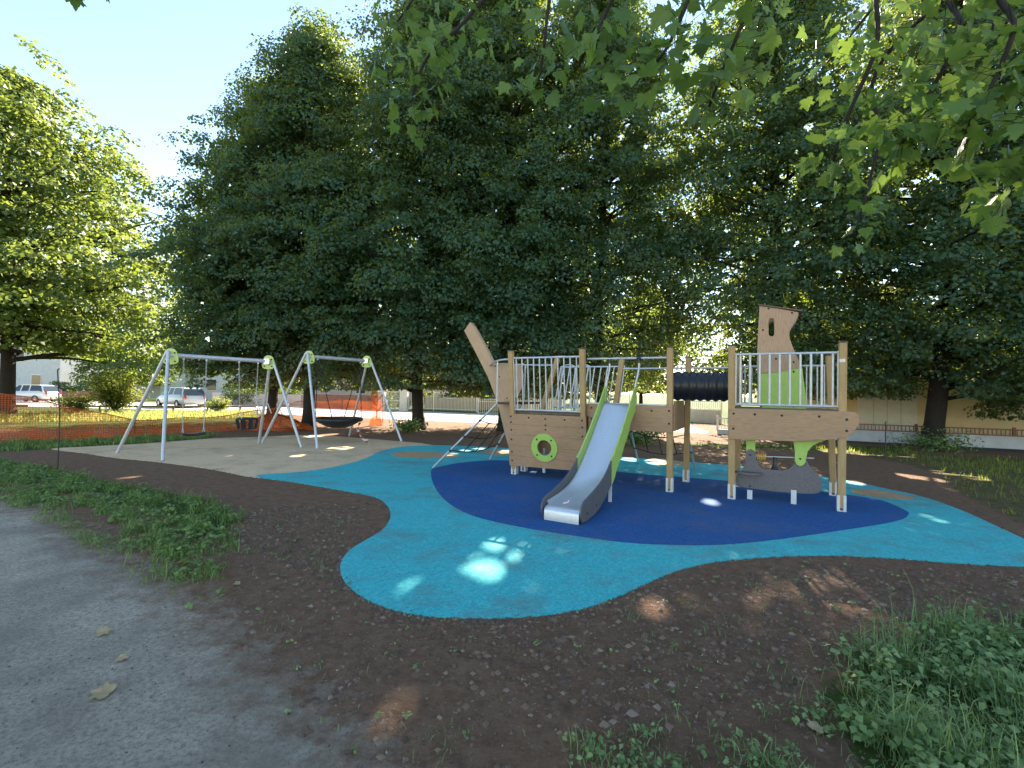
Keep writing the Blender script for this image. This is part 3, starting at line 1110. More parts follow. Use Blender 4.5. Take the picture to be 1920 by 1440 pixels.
def swing_frame(feet, zb, inn, inf, label):
    nb, nf, fb, ff = [gnd(*f) for f in feet]
    mn, mf_ = (nb + nf) / 2, (fb + ff) / 2
    d = (mf_ - mn).normalized()
    A, B = mn + d * inn, mf_ - d * inf
    A.z = B.z = zb
    root = thing('swing_frame', label, 'swing frame', (mn + mf_) / 2)
    o = root.location
    bm_ = MB()
    bm_.tube([A - o - Vector((0, 0, 0.10)), B - o - Vector((0, 0, 0.10))], 0.054, 12)
    bm_.build('crossbeam', M['galv'], root)
    w = Vector((-d.y, d.x, 0))
    for e, (f1, f2), sg in ((A, (nb, nf), -1), (B, (fb, ff), 1)):
        for f in (f1, f2):
            side = 1 if (f - e).dot(w) > 0 else -1
            m = MB()
            m.tube([f + Vector((0, 0, 0.01)) - o, e - o + w * side * 0.035], 0.036, 12)
            m.build('leg', M['galv'], root)
        c = e + d * (-sg) * 0.075 - Vector((0, 0, 0.13)) - o if sg > 0 else e + d * 0.06 - Vector((0, 0, 0.13)) - o
        vw = Vector((e.x, e.y, 0)).normalized()
        d0, w0 = d, w
        d = (d * 0.55 + vw * 0.85).normalized()   # the plates are turned on the stand's axis
        w = Vector((-d.y, d.x, 0))
        pr = smooth_poly([Vector(p) for p in ((-0.085, 0.17, 0), (0.085, 0.17, 0), (0.165, -0.02, 0), (0.15, -0.14, 0), (0.06, -0.18, 0), (-0.06, -0.18, 0), (-0.15, -0.14, 0), (-0.165, -0.02, 0))], 3)
        m = MB()
        m.slab([(p[0], p[1]) for p in pr], [], lambda a, b, dd: c + w * a + Vector((0, 0, b)) + d * (dd - 0.01), 0.022)
        pl = m.build('end_plate', M['limepale'], root, 0.004)
        m = MB()                           # steel bracket on the inner face
        k = c + d * (-sg) * 0.02
        m.beam(k - d * sg * 0.0 + Vector((0, 0, 0.02)), k - d * sg * 0.10 + Vector((0, 0, 0.02)), 0.15, 0.15, ch=0.02)
        m.build('bracket', M['steel'], pl)
        for a, b in ((-0.09, 0.09), (0.09, 0.09), (-0.10, -0.11), (0.10, -0.11)):
            for s2 in (-1, 1):
                bolt(c + w * a + Vector((0, 0, b)) + d * s2 * 0.013, d * s2, pl, 0.02)
        d, w = d0, w0
    return A, B, d, w


A1, B1, D1, W1 = swing_frame(((220, 850), (305, 865), (485, 832), (565, 840)), 2.42, 0.48, 0.28, 'silver A-frame swing stand nearest the left edge with two seats hanging')
A2, B2, D2, W2 = swing_frame(((492, 831), (595, 842), (655, 818), (753, 828)), 2.62, 0.46, 0.28, 'silver A-frame swing stand behind, carrying the round nest seat')


def chain(a, b, r=0.009):
    """links of a chain, alternately turned"""
    a, b = Vector(a), Vector(b)
    mb = MB()
    n = max(2, int((b - a).length / 0.05))
    d = (b - a).normalized()
    x = d.cross(Vector((0.3, 0.9, 0.1))).normalized()
    y = d.cross(x)
    for i in range(n):
        c = a.lerp(b, (i + 0.5) / n)
        s = x if i % 2 else y
        pts = [c + d * 0.033 * math.cos(k) + s * 0.013 * math.sin(k) for k in np.linspace(0, 2 * math.pi, 8, endpoint=False)]
        mb.tube(pts, 0.005, 4, closed=True)
    return mb


def on_beam(A, B, u):
    """the point of a swing beam that the photo shows in column u"""
    best = min((abs(proj_u(A.lerp(B, k / 200)) - u), k / 200) for k in range(201))
    return A.lerp(B, best[1]) - Vector((0, 0, 0.145))


def proj_u(P):
    q = RM.transposed() @ (P - CP)
    return 960 + F * q.x / -q.z


def hanger(p, parent):
    m = MB()
    m.lathe([(0.0, 0.03), (0.022, 0.02), (0.026, -0.03), (0.018, -0.05), (0, -0.055)], p, n=10)
    return m.build('hanger', M['zinc'], parent)


# flat seat
p1, p2 = on_beam(A1, B1, 345), on_beam(A1, B1, 388)
zs = 0.47
mid_ = (p1 + p2) / 2
fs_ = thing('flat_swing', 'flat black rubber swing seat on two chains at the near end of the front stand', 'swing', (mid_.x, mid_.y, zs))
o_ = fs_.location
hd_ = (p2 - p1).normalized()
wd_ = Vector((-hd_.y, hd_.x, 0))
sa, sb = mid_ - hd_ * 0.22, mid_ + hd_ * 0.22
mb = MB()
sec = [(-0.10, 0.0), (-0.09, 0.028), (0.09, 0.028), (0.10, 0.0), (0.09, -0.028), (-0.09, -0.028)]
for k in range(8):
    f0, f1 = -0.24 + 0.06 * k, -0.24 + 0.06 * (k + 1)
    sag = lambda f: -0.03 * (1 - (f / 0.24) ** 2)
    vs = [hd_ * f + wd_ * a + Vector((0, 0, b + sag(f))) for f in (f0, f1) for a, b in sec]
    mb.add(vs, [(i, (i + 1) % 6, 6 + (i + 1) % 6, 6 + i) for i in range(6)] + ([tuple(range(6))] if k == 0 else []) + ([tuple(range(6, 12))] if k == 7 else []))
seat = mb.build('seat', M['black'], fs_)
for pp, ss in ((p1, sa), (p2, sb)):
    q = Vector((ss.x, ss.y, zs + 0.16))
    chain(pp - o_, q - o_).build('chain', M['galv'], fs_)
    m = MB()
    for s2 in (-1, 1):
        m.tube([q - o_, Vector((ss.x, ss.y, zs + 0.0)) + wd_ * 0.07 * s2 - o_], 0.008, 6)
    m.build('chain_yoke', M['galv'], fs_)
    hanger(pp - o_, fs_)

# toddler seat
p1, p2 = on_beam(A1, B1, 449), on_beam(A1, B1, 484)
mid_ = (p1 + p2) / 2
zs = 0.62
ts_ = thing('toddler_swing', 'black caged toddler swing seat at the far end of the front stand', 'swing', (mid_.x, mid_.y, zs))
o_ = ts_.location
hd_ = (p2 - p1).normalized()
wd_ = Vector((-hd_.y, hd_.x, 0))
mb = MB()
fn = lambda a, b, z: hd_ * a + wd_ * b + Vector((0, 0, z))
mb.slab([(-0.17, -0.15), (0.17, -0.15), (0.17, 0.15), (-0.17, 0.15)], [], lambda a, b, d: fn(a, b, d - 0.11), 0.03)
ring_ = [fn(0.21 * math.copysign(abs(math.cos(k)) ** 0.5, math.cos(k)), 0.19 * math.copysign(abs(math.sin(k)) ** 0.5, math.sin(k)), 0.16) for k in np.linspace(0, 2 * math.pi, 28, endpoint=False)]
mb.tube(ring_, 0.024, 8, closed=True)
mb.build('seat', M['black'], ts_)
for a, b in ((-0.19, -0.15), (0.19, -0.15), (-0.19, 0.15), (0.19, 0.15), (0.0, -0.185), (0, 0.185)):
    m = MB()
    m.beam(fn(a, b, 0.15), fn(a * 0.8, b * 0.8, -0.10), 0.07, 0.022, up=wd_ if abs(b) > 0.1 else hd_)
    m.build('cage_strap', M['black'], ts_)
for pp, sg in ((p1, -1), (p2, 1)):
    chain(pp - o_, fn(sg * 0.20, 0, 0.40)).build('chain', M['galv'], ts_)
    m = MB()
    for s2 in (-1, 1):
        m.tube([fn(sg * 0.20, 0, 0.40), fn(sg * 0.20, 0.16 * s2, 0.17)], 0.007, 6)
    m.build('chain_yoke', M['galv'], ts_)
    hanger(pp - o_, ts_)

# nest seat
p1, p2 = on_beam(A2, B2, 596), on_beam(A2, B2, 676)
mid_ = (p1 + p2) / 2
zs = 0.66
ns_ = thing('nest_swing', 'round black nest swing basket hanging on four ropes from the rear stand', 'swing', (mid_.x, mid_.y, zs))
o_ = ns_.location
mb = MB()
R_ = 0.66
mb.tube([(R_ * math.cos(k), R_ * math.sin(k), 0.02) for k in np.linspace(0, 2 * math.pi, 40, endpoint=False)], 0.058, 10, closed=True)
mb.build('rim', M['black'], ns_)
mb = MB()
mb.lathe([(0.0, -0.24), (0.2, -0.23), (0.4, -0.17), (0.56, -0.08), (0.65, 0.0), (0.63, 0.0), (0.54, -0.065), (0.38, -0.155), (0.2, -0.215), (0, -0.225)], (0, 0, 0), n=40)
mb.build('basket', M['black'], ns_)
for pp in (p1, p2):
    dd = Vector((pp.x - mid_.x, pp.y - mid_.y, 0)).normalized()
    for ang in (-42, 42):
        q = Matrix.Rotation(rad(ang), 3, 'Z') @ dd * R_
        m = chain(pp - o_, q + Vector((0, 0, 0.08)), 0.012)
        m.tube([pp - o_, q + Vector((0, 0, 0.08))], 0.011, 6)
        m.build('rope', M['rope'], ns_)
    hanger(pp - o_, ns_)

# barrier tape tied to the nest
a_ = at(675, 792, (mid_.y + 0.2))
b_ = gnd(694, 834)
mb = MB()
M['tape'] = None
m, nt, b, _ = nmat('striped_tape')
w_ = N(nt, 'ShaderNodeTexWave', wave_type='BANDS', bands_direction='Z')
w_.inputs['Scale'].default_value = 2.6
nt.links.new(coords(nt), w_.inputs[0])
nt.links.new(ramp(nt, w_.outputs['Fac'], [(0.0, (0.75, 0.72, 0.7)), (0.5, (0.45, 0.03, 0.03))], 'CONSTANT'), b.inputs['Base Color'])
M['tape'] = m
vs, fs = [], []
for i in range(25):
    f = i / 24
    p = a_.lerp(b_, f) + Vector((-0.18 * math.sin(math.pi * f), 0, 0))
    an = f * 9
    w = Vector((math.cos(an), math.sin(an), 0.2)) * 0.035
    vs += [p - w, p + w]
    if i:
        fs.append((2 * i - 2, 2 * i - 1, 2 * i + 1, 2 * i))
mb.add(vs, fs)
tp = mb.build('barrier_tape', M['tape'], fix=False)
tag(tp, 'red and white striped barrier tape dangling from the nest swing to the ground', 'tape')

# ------------------------------------------------------------------ foliage
GAPS = []                                  # leaves are cut out towards the sun so it lights these ground points
for (u, v, r) in ((908, 1052, 0.30), (990, 891, 0.15), (1332, 944, 0.09), (950, 848, 0.20), (896, 843, 0.15), (874, 845, 0.15), (846, 853, 0.14),
                  (1228, 867, 0.22), (1240, 868, 0.18), (1180, 863, 0.18), (1226, 1140, 0.05), (775, 1310, 0.07), (1750, 973, 0.07), (632, 841, 0.22), (640, 842, 0.2), (615, 815, 0.25), (590, 818, 0.25), (1590, 1180, 0.0),
                  (420, 857, 0.16), (785, 1102, 0.11), (1710, 893, 0.2), (1738, 897, 0.2), (1770, 887, 0.2), (1825, 895, 0.2), (250, 893, 0.12), (1600, 905, 0.15), (560, 855, 0.12), (1560, 846, 0.3), (1600, 848, 0.35), (1640, 850, 0.35), (1680, 852, 0.3), (1265, 825, 0.4), (1300, 815, 0.5), (1330, 822, 0.45), (1362, 830, 0.4), (1300, 830, 0.4), (640, 800, 0.3), (610, 798, 0.3), (580, 800, 0.25)):
    if r > 0:
        GAPS.append((np.array(gnd(u, v)), r))
SD = np.array(sd)
GLINTS = [(np.array(ray(u, v).normalized()), r) for u, v, r in ((1215, 180, 0.22), (1150, 340, 0.42), (1165, 255, 0.25), (1178, 232, 0.28), (1135, 300, 0.2), (1190, 130, 0.2), (1425, 235, 0.3), (1700, 372, 0.3), (1810, 385, 0.4), (1300, 400, 0.2), (1080, 425, 0.2), (1415, 75, 0.25), (1535, 385, 0.3), (1750, 330, 0.3))]
_g = np.random.default_rng(77)
GLINTS += [(np.array(ray(_g.uniform(990, 1900), 90 + 520 * _g.uniform() ** 0.9).normalized()), _g.uniform(0.10, 0.24)) for _ in range(85)]
GLINTS += [(np.array(ray(_g.uniform(330, 990), _g.uniform(250, 640)).normalized()), _g.uniform(0.08, 0.17)) for _ in range(45)]   # scattered holes cut into the crowns so sky light glints through


def carve(P):
    keep = np.ones(len(P), bool)
    jit = np.random.default_rng(3).uniform(0.25, 1.25, len(P))     # ragged rims
    lump = 0.75 + 0.45 * np.sin(P[:, 0] * 6.1 + P[:, 2] * 3.3) * np.sin(P[:, 2] * 5.3 + P[:, 1] * 2.9)
    for d, r in GLINTS:
        q = P - np.array((0, 0, CH))
        al = q @ d
        keep &= ~((q * q).sum(1) - al * al < (r * jit * lump) ** 2)
    for g, r in GAPS:
        q = P - g
        al = q @ SD
        d2 = (q * q).sum(1) - al * al
        keep &= ~((d2 < (r + 0.045) ** 2) & (al > 0))
    return keep


def leaves(centers, normals, size, rng, asp=0.8, fold=0.18):
    """folded kite-shaped leaves, one quad each"""
    n = len(centers)
    nr = normals / np.linalg.norm(normals, axis=1, keepdims=True)
    r = rng.normal(size=(n, 3))
    x = np.cross(nr, r)
    x /= np.linalg.norm(x, axis=1, keepdims=True) + 1e-9
    y = np.cross(nr, x)
    s = (size * rng.uniform(0.65, 1.25, n))[:, None]
    a = centers - x * s * 0.5
    b = centers + y * s * 0.5 * asp + nr * s * fold - x * s * 0.08
    c = centers + x * s * 0.5 - nr * s * 0.12
    d = centers - y * s * 0.5 * asp + nr * s * fold - x * s * 0.08
    co = np.stack([a, b, c, d], 1).reshape(-1, 3)
    f = np.arange(4 * n).reshape(n, 4)
    return co, f


def tree(name, label, cat, base, H, z0, rfun, nbr, ncl, nlf, lsize, mat, rng, trunk_r=0.22, lean=(0, 0), group=None, up=1.0, carve_it=True, ecc=1.0, csc=1.0):
    root = thing(name, label, cat, base, 0, group)
    base = np.array(base)
    # trunk
    nseg = 14
    wob = rng.normal(size=(2, 4)) * 0.10

    def cen(z):
        f = z / H
        return np.array([lean[0] * f + wob[0, 0] * math.sin(3 * f) + wob[0, 1] * math.sin(7 * f), lean[1] * f + wob[1, 0] * math.sin(3 * f + 1) + wob[1, 1] * math.sin(6 * f), z])
    mb = MB()
    zs = [0, 0.12, 0.35, 0.8] + list(np.linspace(1.4, H * 0.93, nseg))
    rr = [trunk_r * (1.55 if z < 0.05 else 1.3 if z < 0.2 else 1.12 if z < 0.5 else 1.0) * (1 - 0.93 * (z / H)) ** 0.8 + 0.012 for z in zs]
    mb.tube([cen(z) for z in zs], rr, 12)
    C_, Nn, T_ = [], [], []
    for i in range(nbr):
        u_ = (i + rng.uniform()) / nbr
        h = z0 + (H - z0) * 0.97 * u_ ** 0.92
        fr_ = (h - z0) / (H - z0)
        az = i * 2.39996 + rng.uniform(-0.5, 0.5)
        Lb = rfun(h) * rng.uniform(0.68, 1.08)
        Lb = max(Lb, 0.35)
        el = math.tan(rad(6 + 38 * fr_ + rng.uniform(-16, 16))) * up
        el = min(el, 1.6)
        zb = max(h - el * Lb * 0.75, z0 * 0.75)
        c0 = cen(min(zb, H * 0.9))
        dh = np.array([math.cos(az), math.sin(az) * ecc, 0])
        pd = np.array([-dh[1], dh[0], 0])
        dro = rng.uniform(0.05, 0.22) * Lb
        top = h - zb

        def bp_(t):
            return c0 + dh * Lb * t + np.array([0, 0, top * t - dro * t * t * (1.2 - fr_)]) + pd * 0.08 * Lb * math.sin(4 * t + i)
        rb0 = min(trunk_r * 0.42, 0.02 + 0.013 * Lb)
        ts = np.linspace(0, 0.97, 7)
        mb.tube([bp_(t) for t in ts], [max(0.006, rb0 * (1 - 0.9 * t)) for t in ts], 5, caps=False)
        k = max(3, int(ncl * (0.35 + 0.65 * Lb / max(0.1, rfun(z0 + 0.4 * (H - z0))))))
        tt = rng.uniform(0.16, 1.04, k) ** 0.8
        tn_ = rng.uniform(0, 1)
        for t in tt:
            lat = rng.normal() * 0.27 * Lb * (0.35 + 0.65 * t)
            cc = bp_(t) + pd * lat + np.array([0, 0, rng.normal() * 0.5 - 0.10 * abs(lat)])
            m_ = int(nlf * rng.uniform(0.6, 1.4))
            R1 = (0.28 + 0.75 * rng.uniform() ** 1.6) * csc
            m_ = int(m_ * (0.25 + 2.2 * (R1 / csc) ** 2))
            dv = rng.normal(size=(m_, 3))
            tint0 = rng.uniform(-0.12, 0.22)
            dv[:, 2] = np.abs(dv[:, 2]) * 0.9 - 0.35
            dv /= np.linalg.norm(dv, axis=1, keepdims=True)
            sl_ = rng.uniform(-0.05, 0.75)
            q = dv * R1 * rng.uniform(0.55, 1.08, (m_, 1)) * np.array([1, 1, rng.uniform(0.5, 0.95)])
            q[:, 2] -= (q @ dh) * sl_
            C_.append(cc + q)
            nn = rng.normal(size=(m_, 3)) * 0.38 + dv * np.array([0.75, 0.75, 0.6]) + np.array([dh[0] * 0.35, dh[1] * 0.35, 0.45])
            Nn.append(nn)
            T_.append(np.clip(0.45 * tn_ + 0.25 * rng.uniform() + rng.uniform(-0.15, 0.35, m_) + tint0, 0, 1))
    tr_o = mb.build('trunk', M['bark'], root, fix=False)
    C_, Nn, T_ = np.concatenate(C_), np.concatenate(Nn), np.concatenate(T_)
    k = C_[:, 2] > max(0.5, z0 - 0.45)
    if carve_it:
        k &= carve(C_ + base)
    C_, Nn, T_ = C_[k], Nn[k], T_[k]
    co, f = leaves(C_, Nn, lsize, rng)
    np_mesh('crown', co, f, mat, root, T_)
    return root


def prof_fn(pts):
    zs, rs = zip(*pts)
    return lambda z: float(np.interp(z, zs, rs))


def linden(px_u, px_v, H, R, z0, label, seed, nb=120, lean=(0, 0), tr=0.22, base=None, shape=None):
    b = gnd(px_u, px_v) if base is None else Vector(base)
    sh = shape or [(0, R * 0.85), (z0, R * 0.85), (0.28 * H, R), (0.5 * H, R * 0.97), (0.62 * H, R * 0.86), (0.76 * H, R * 0.62), (0.88 * H, R * 0.33), (0.95 * H, R * 0.16), (H, 0.2)]
    return tree('linden_tree', label, 'tree', b, H, z0 - 0.2, prof_fn(sh), int(nb * 1.12), 15, 88 if seed in (5, 6, 7, 8) else 106, 0.125, M['leaf_lime'], np.random.default_rng(seed), tr, lean, 'lindens in the row behind the playground')


linden(0, 0, 15.4, 5.1, 2.75, 'shorter linden at the left end of the row, thin trunk behind the front swing stand', 1, 125, base=(-10.8, 20.8, 0), tr=0.2)
linden(575, 801, 16.9, 4.3, 2.2, 'linden with a pointed top standing free against the sky, trunk behind the nest swing', 2, 130)
linden(785, 805, 20.5, 4.4, 2.3, 'linden whose bare lower trunk stands between the nest swing and the ship bow', 3, 140, tr=0.23)
linden(0, 0, 21, 4.4, 2.0, 'linden with low hanging leaves directly behind the ship prow', 4, 140, base=(-0.3, 19.3, 0))
linden(0, 0, 20, 4.3, 2.4, 'linden standing behind the slide and the bow guard rail', 5, 130, base=(3.7, 18.9, 0))
linden(0, 0, 20, 4.6, 2.2, 'linden right behind the chimney, trunk seen under the stern', 6, 135, base=(9.9, 17.6, 0), tr=0.27)
linden(1745, 836, 19.5, 4.7, 2.3, 'linden with the thick dark trunk in front of the white wall on the right', 7, 135, lean=(1.6, 0), tr=0.28)
linden(0, 0, 18.5, 4.6, 1.6, 'linden at the right end of the row with low branches cut by the frame', 8, 120, base=(19.8, 14.2, 0), tr=0.26)

pale = [(0, 6.2), (4, 7.9), (8, 8.2), (11, 7.5), (13.5, 5.8), (15.5, 3.8), (17.5, 0.4)]
tree('plane_tree', 'broad pale green tree standing alone at the left edge with a dark trunk', 'tree', (-25.2, 23.2, 0), 17.5, 3.6, prof_fn(pale), 130, 13, 66, 0.21, M['leaf_pale'], np.random.default_rng(21), 0.30, (-0.6, 0), csc=1.25)

# trees beyond the road
BACK = [(-22, 60, 12, 4.8, 'bright leafy tree beyond the road behind the front swing stand'), (2, 58, 14, 5.5, 'sunlit tree across the road glimpsed behind the ship prow'), (15, 54, 15, 5.8, 'sunlit tree across the road seen through the gap above the slide'),
        (28, 46, 14, 5.5, 'sunlit tree beside the cream building seen through the gap right of the chimney'), (42, 38, 15, 5.8, 'sunlit tree behind the cream building near the right edge'), (-46, 56, 13, 5.8, 'sunlit tree far off behind the white car'), (9, 70, 17, 6.5, 'tall sunlit tree furthest off behind the slide')]
for i, (x, y, h, r, lb) in enumerate(BACK):
    sh = [(0, r * 0.8), (2, r * 0.85), (0.35 * h, r), (0.6 * h, r * 0.9), (0.85 * h, r * 0.5), (h, 0.2)]
    tree('roadside_tree', lb, 'tree', (x, y, 0), h, 2.2, prof_fn(sh), 70, 11, 40, 0.27, M['leaf_pale'], np.random.default_rng(40 + i), 0.22, group='trees beyond the road', carve_it=False, csc=1.2)


def bush(name, label, base, r, h, n, size, mat, seed, stems=9, cat='shrub'):
    rng = np.random.default_rng(seed)
    root = thing(name, label, cat, base)
    mb = MB()
    C_, Nn, T_ = [], [], []
    for i in range(stems):
        az = rng.uniform(0, 6.28)
        rr = r * math.sqrt(rng.uniform(0.02, 1))
        hh = h * rng.uniform(0.6, 1.0) * (1 - 0.35 * (rr / r) ** 2)
        tip = np.array([rr * math.cos(az), rr * math.sin(az), hh])
        pts = [tip * np.array([f ** 1.3, f ** 1.3, f]) for f in np.linspace(0, 1, 6)]
        mb.tube(pts, [0.02 * h * 0.5 * (1 - 0.8 * f) + 0.003 for f in np.linspace(0, 1, 6)], 5)
        m_ = n // stems
        f = rng.uniform(0.3, 1.05, m_)[:, None]
        q = tip * np.concatenate([f ** 1.3, f ** 1.3, f], 1) + rng.normal(size=(m_, 3)) * r * 0.16
        C_.append(q)
        Nn.append(rng.normal(size=(m_, 3)) * 0.6 + np.array([0, 0, 1.0]) + q * 0.3)
        T_.append(np.clip(rng.uniform(0, 1, m_) * 0.6 + rng.uniform() * 0.4, 0, 1))
    mb.build('stem', M['bark'], root, fix=False)
    C_, Nn, T_ = np.concatenate(C_), np.concatenate(Nn), np.concatenate(T_)
    k = C_[:, 2] > 0.02
    co, f = leaves(C_[k], Nn[k], size, rng)
    np_mesh('foliage', co, f, mat, root, T_[k])
    return root


g_ = at(215, 745, 27)
bush('shrub', 'bright yellow-green shrub by the road between the two parked cars', (g_.x, 27, 0), 1.2, 2.6, 5000, 0.12, M['leaf_bush'], 61, 16)
g_ = at(145, 760, 26)
bush('shrub', 'low sunlit shrub beside the wooden rail, left of the taller shrub', (g_.x, 26, 0), 1.0, 1.1, 2200, 0.10, M['leaf_bush'], 62, 12)
g_ = at(412, 750, 30)
bush('shrub', 'small golden bush at the roadside right of the silver car', (g_.x, 30, 0), 0.7, 1.0, 1400, 0.10, M['leaf_bush'], 63, 10)
g_ = gnd(772, 808)
bush('ivy_clump', 'dark ivy clump at the foot of the trunk between nest swing and ship', (g_.x - 0.1, g_.y - 0.25, 0), 0.75, 0.5, 900, 0.10, M['weed'], 64, 12, 'plant')
g_ = gnd(1750, 845)
bush('ivy_clump', 'dark weeds at the foot of the thick trunk on the right', (g_.x, g_.y, 0), 1.15, 0.42, 1300, 0.08, M['weed'], 65, 16, 'plant')
g_ = gnd(1190, 834)
bush('shrub', 'dark low shrub behind the slide under the middle deck', (g_.x, g_.y, 0), 0.9, 0.85, 1500, 0.09, M['weed'], 66, 12)

# ------------------------------------------------------------------ maple over the camera
LOBES = [(0.0, 0.02), (0.12, -0.06), (0.30, -0.05), (0.52, 0.05), (0.44, 0.14), (0.51, 0.24), (0.38, 0.29), (0.44, 0.42), (0.64, 0.60), (0.48, 0.59), (0.44, 0.70), (0.27, 0.57), (0.23, 0.71), (0.15, 0.77), (0.11, 0.88), (0.0, 1.05)]
OUT = LOBES + [(-x, y) for x, y in LOBES[-2:0:-1]]
OUT = np.array(OUT) * 0.9
nO = len(OUT)


def maple_leaves(pos, tipdir, nrm, size):
    n = len(pos)
    y = tipdir / np.linalg.norm(tipdir, axis=1, keepdims=True)
    z = nrm - (nrm * y).sum(1, keepdims=True) * y
    z /= np.linalg.norm(z, axis=1, keepdims=True) + 1e-9
    x = np.cross(y, z)
    pts = np.concatenate([[[0.0, 0.28]], OUT])
    zz_ = 0.16 * np.abs(pts[:, 0]) - 0.16 * (pts[:, 1] - 0.3) ** 2
    zz_[0] -= 0.03
    co = pos[:, None, :] + size[:, None, None] * (pts[None, :, 0, None] * x[:, None, :] + pts[None, :, 1, None] * y[:, None, :] + zz_[None, :, None] * z[:, None, :])
    tri = np.array([[0, 1 + i, 1 + (i + 1) % nO] for i in range(nO)])
    f = (np.arange(n) * (nO + 1))[:, None, None] + tri[None]
    return co.reshape(-1, 3), f.reshape(-1, 3)


mr = np.random.default_rng(99)
MPX = Vector((5.6, -1.6, 0))
maple = thing('maple_tree', 'maple overhanging the picture from the upper right with broad lobed leaves', 'tree', MPX)
mbk = MB()
mbk.tube([Vector((0, 0, 0)), Vector((0, 0, 0.3)), Vector((-0.1, 0.05, 2.5)), Vector((-0.2, 0.3, 4.5)), Vector((0.1, 0.4, 8)), Vector((0, 0.2, 11))], [0.34, 0.27, 0.23, 0.2, 0.13, 0.04], 12)
Pm, Tm, Nm, Sm, Cm = [], [], [], [], []


def spray(path, nleaf, spread, size=0.112, droop=0.75, t0=0.0):
    path = [Vector(p) for p in path]
    pts = smooth_poly(path, 8, False)
    rel = [p - MPX for p in pts]
    k = len(rel)
    mbk.tube(rel, [0.016 * (1 - 0.8 * i / k) + 0.0025 for i in range(k)], 6)
    for i in range(int(nleaf * 1.35)):
        f = t0 + (1 - t0) * mr.uniform() ** 0.75
        j = min(int(f * (k - 1)), k - 2)
        p = pts[j].lerp(pts[j + 1], f * (k - 1) - j)
        d = (pts[j + 1] - pts[j]).normalized()
        off = Vector(mr.normal(size=3)) * spread * (1.1 - 0.5 * f)
        off.z = off.z * 0.6 - abs(off.z) * 0.25
        q = p + off
        if mr.uniform() < 0.55:
            mbk.tube([p - MPX, p.lerp(q, 0.5) + Vector((0, 0, 0.02)) - MPX, q - MPX], 0.0016, 3, caps=False)
        tip = Vector((off.x, off.y, 0)) * 1.2 + Vector((d.x, d.y, 0)) * 0.2 + Vector(mr.normal(size=3)) * 0.42 + Vector((0, 0, -droop))
        nn = Vector(mr.normal(size=3)) * 0.6 + Vector((0, -0.2, 0.85))
        Pm.append(q)
        Tm.append(tip)
        Nm.append(nn)
        Sm.append(size * (0.42 + 0.75 * mr.uniform() ** 0.8))
        Cm.append(mr.uniform(0, 1))


# (start point, then photo columns/rows with depth)
lim = Vector((4.0, 1.2, 4.9))
hubs = [at(1500, -420, 2.9), at(1150, -380, 3.3)]
mbk.tube([Vector((-0.15, 0.2, 3.6)), Vector((-0.9, 1.6, 4.6)), lim - MPX + Vector((0, 0.5, 0)), hubs[0] - MPX, hubs[1] - MPX], [0.12, 0.09, 0.07, 0.045, 0.02], 8)
for path, n, sp in (
        ([hubs[1], at(1000, -120, 3.3), at(880, 30, 3.2), at(800, 110, 3.1), at(772, 190, 3.05)], 95, 0.20),
        ([hubs[1], at(950, -200, 3.5), at(820, -60, 3.6), at(745, 40, 3.6)], 70, 0.22),
        ([hubs[1], at(1060, -180, 3.0), at(1030, 0, 2.95), at(1020, 90, 2.95), at(1010, 150, 2.95)], 46, 0.16),
        ([hubs[0], at(1280, -200, 2.7), at(1180, -60, 2.6), at(1120, 60, 2.55), at(1105, 110, 2.5)], 64, 0.17),
        ([hubs[0], at(1380, -200, 2.6), at(1300, -20, 2.5), at(1250, 90, 2.5), at(1215, 130, 2.5)], 70, 0.17),
        ([hubs[0], at(1450, -150, 2.6), at(1400, 20, 2.6), at(1360, 120, 2.6), at(1330, 200, 2.6)], 60, 0.15),
        ([lim, at(1750, -200, 2.6), at(1640, 100, 2.6), at(1580, 240, 2.65), at(1560, 310, 2.7)], 60, 0.16),
        ([lim, at(1850, -150, 2.4), at(1800, 60, 2.3), at(1740, 180, 2.3), at(1690, 270, 2.35)], 80, 0.18),
        ([lim, at(1950, -150, 2.3), at(1900, 60, 2.2), at(1850, 180, 2.2), at(1810, 250, 2.2)], 90, 0.2),
        ([lim, at(2050, -100, 2.2), at(2000, 120, 2.1), at(1940, 280, 2.1), at(1900, 360, 2.1)], 80, 0.17),
        ([lim, at(1800, -260, 3.2), at(1690, -60, 3.2), at(1600, 60, 3.2), at(1540, 130, 3.2)], 70, 0.2),
        ([lim, at(1700, 60, 3.6), at(1650, 260, 3.7), at(1620, 380, 3.7), at(1600, 440, 3.7)], 34, 0.13),
        ([lim, at(1900, -300, 2.9), at(1880, -60, 2.9), at(1860, 60, 2.9)], 70, 0.26),
        ([hubs[0], at(1450, -260, 3.3), at(1420, -60, 3.4), at(1400, 40, 3.4)], 60, 0.25),
        ([hubs[1], at(300, -420, 3.4), at(150, -170, 3.4), at(150, -70, 3.4), at(160, -14, 3.4)], 34, 0.10)):
    spray(path, n, sp)
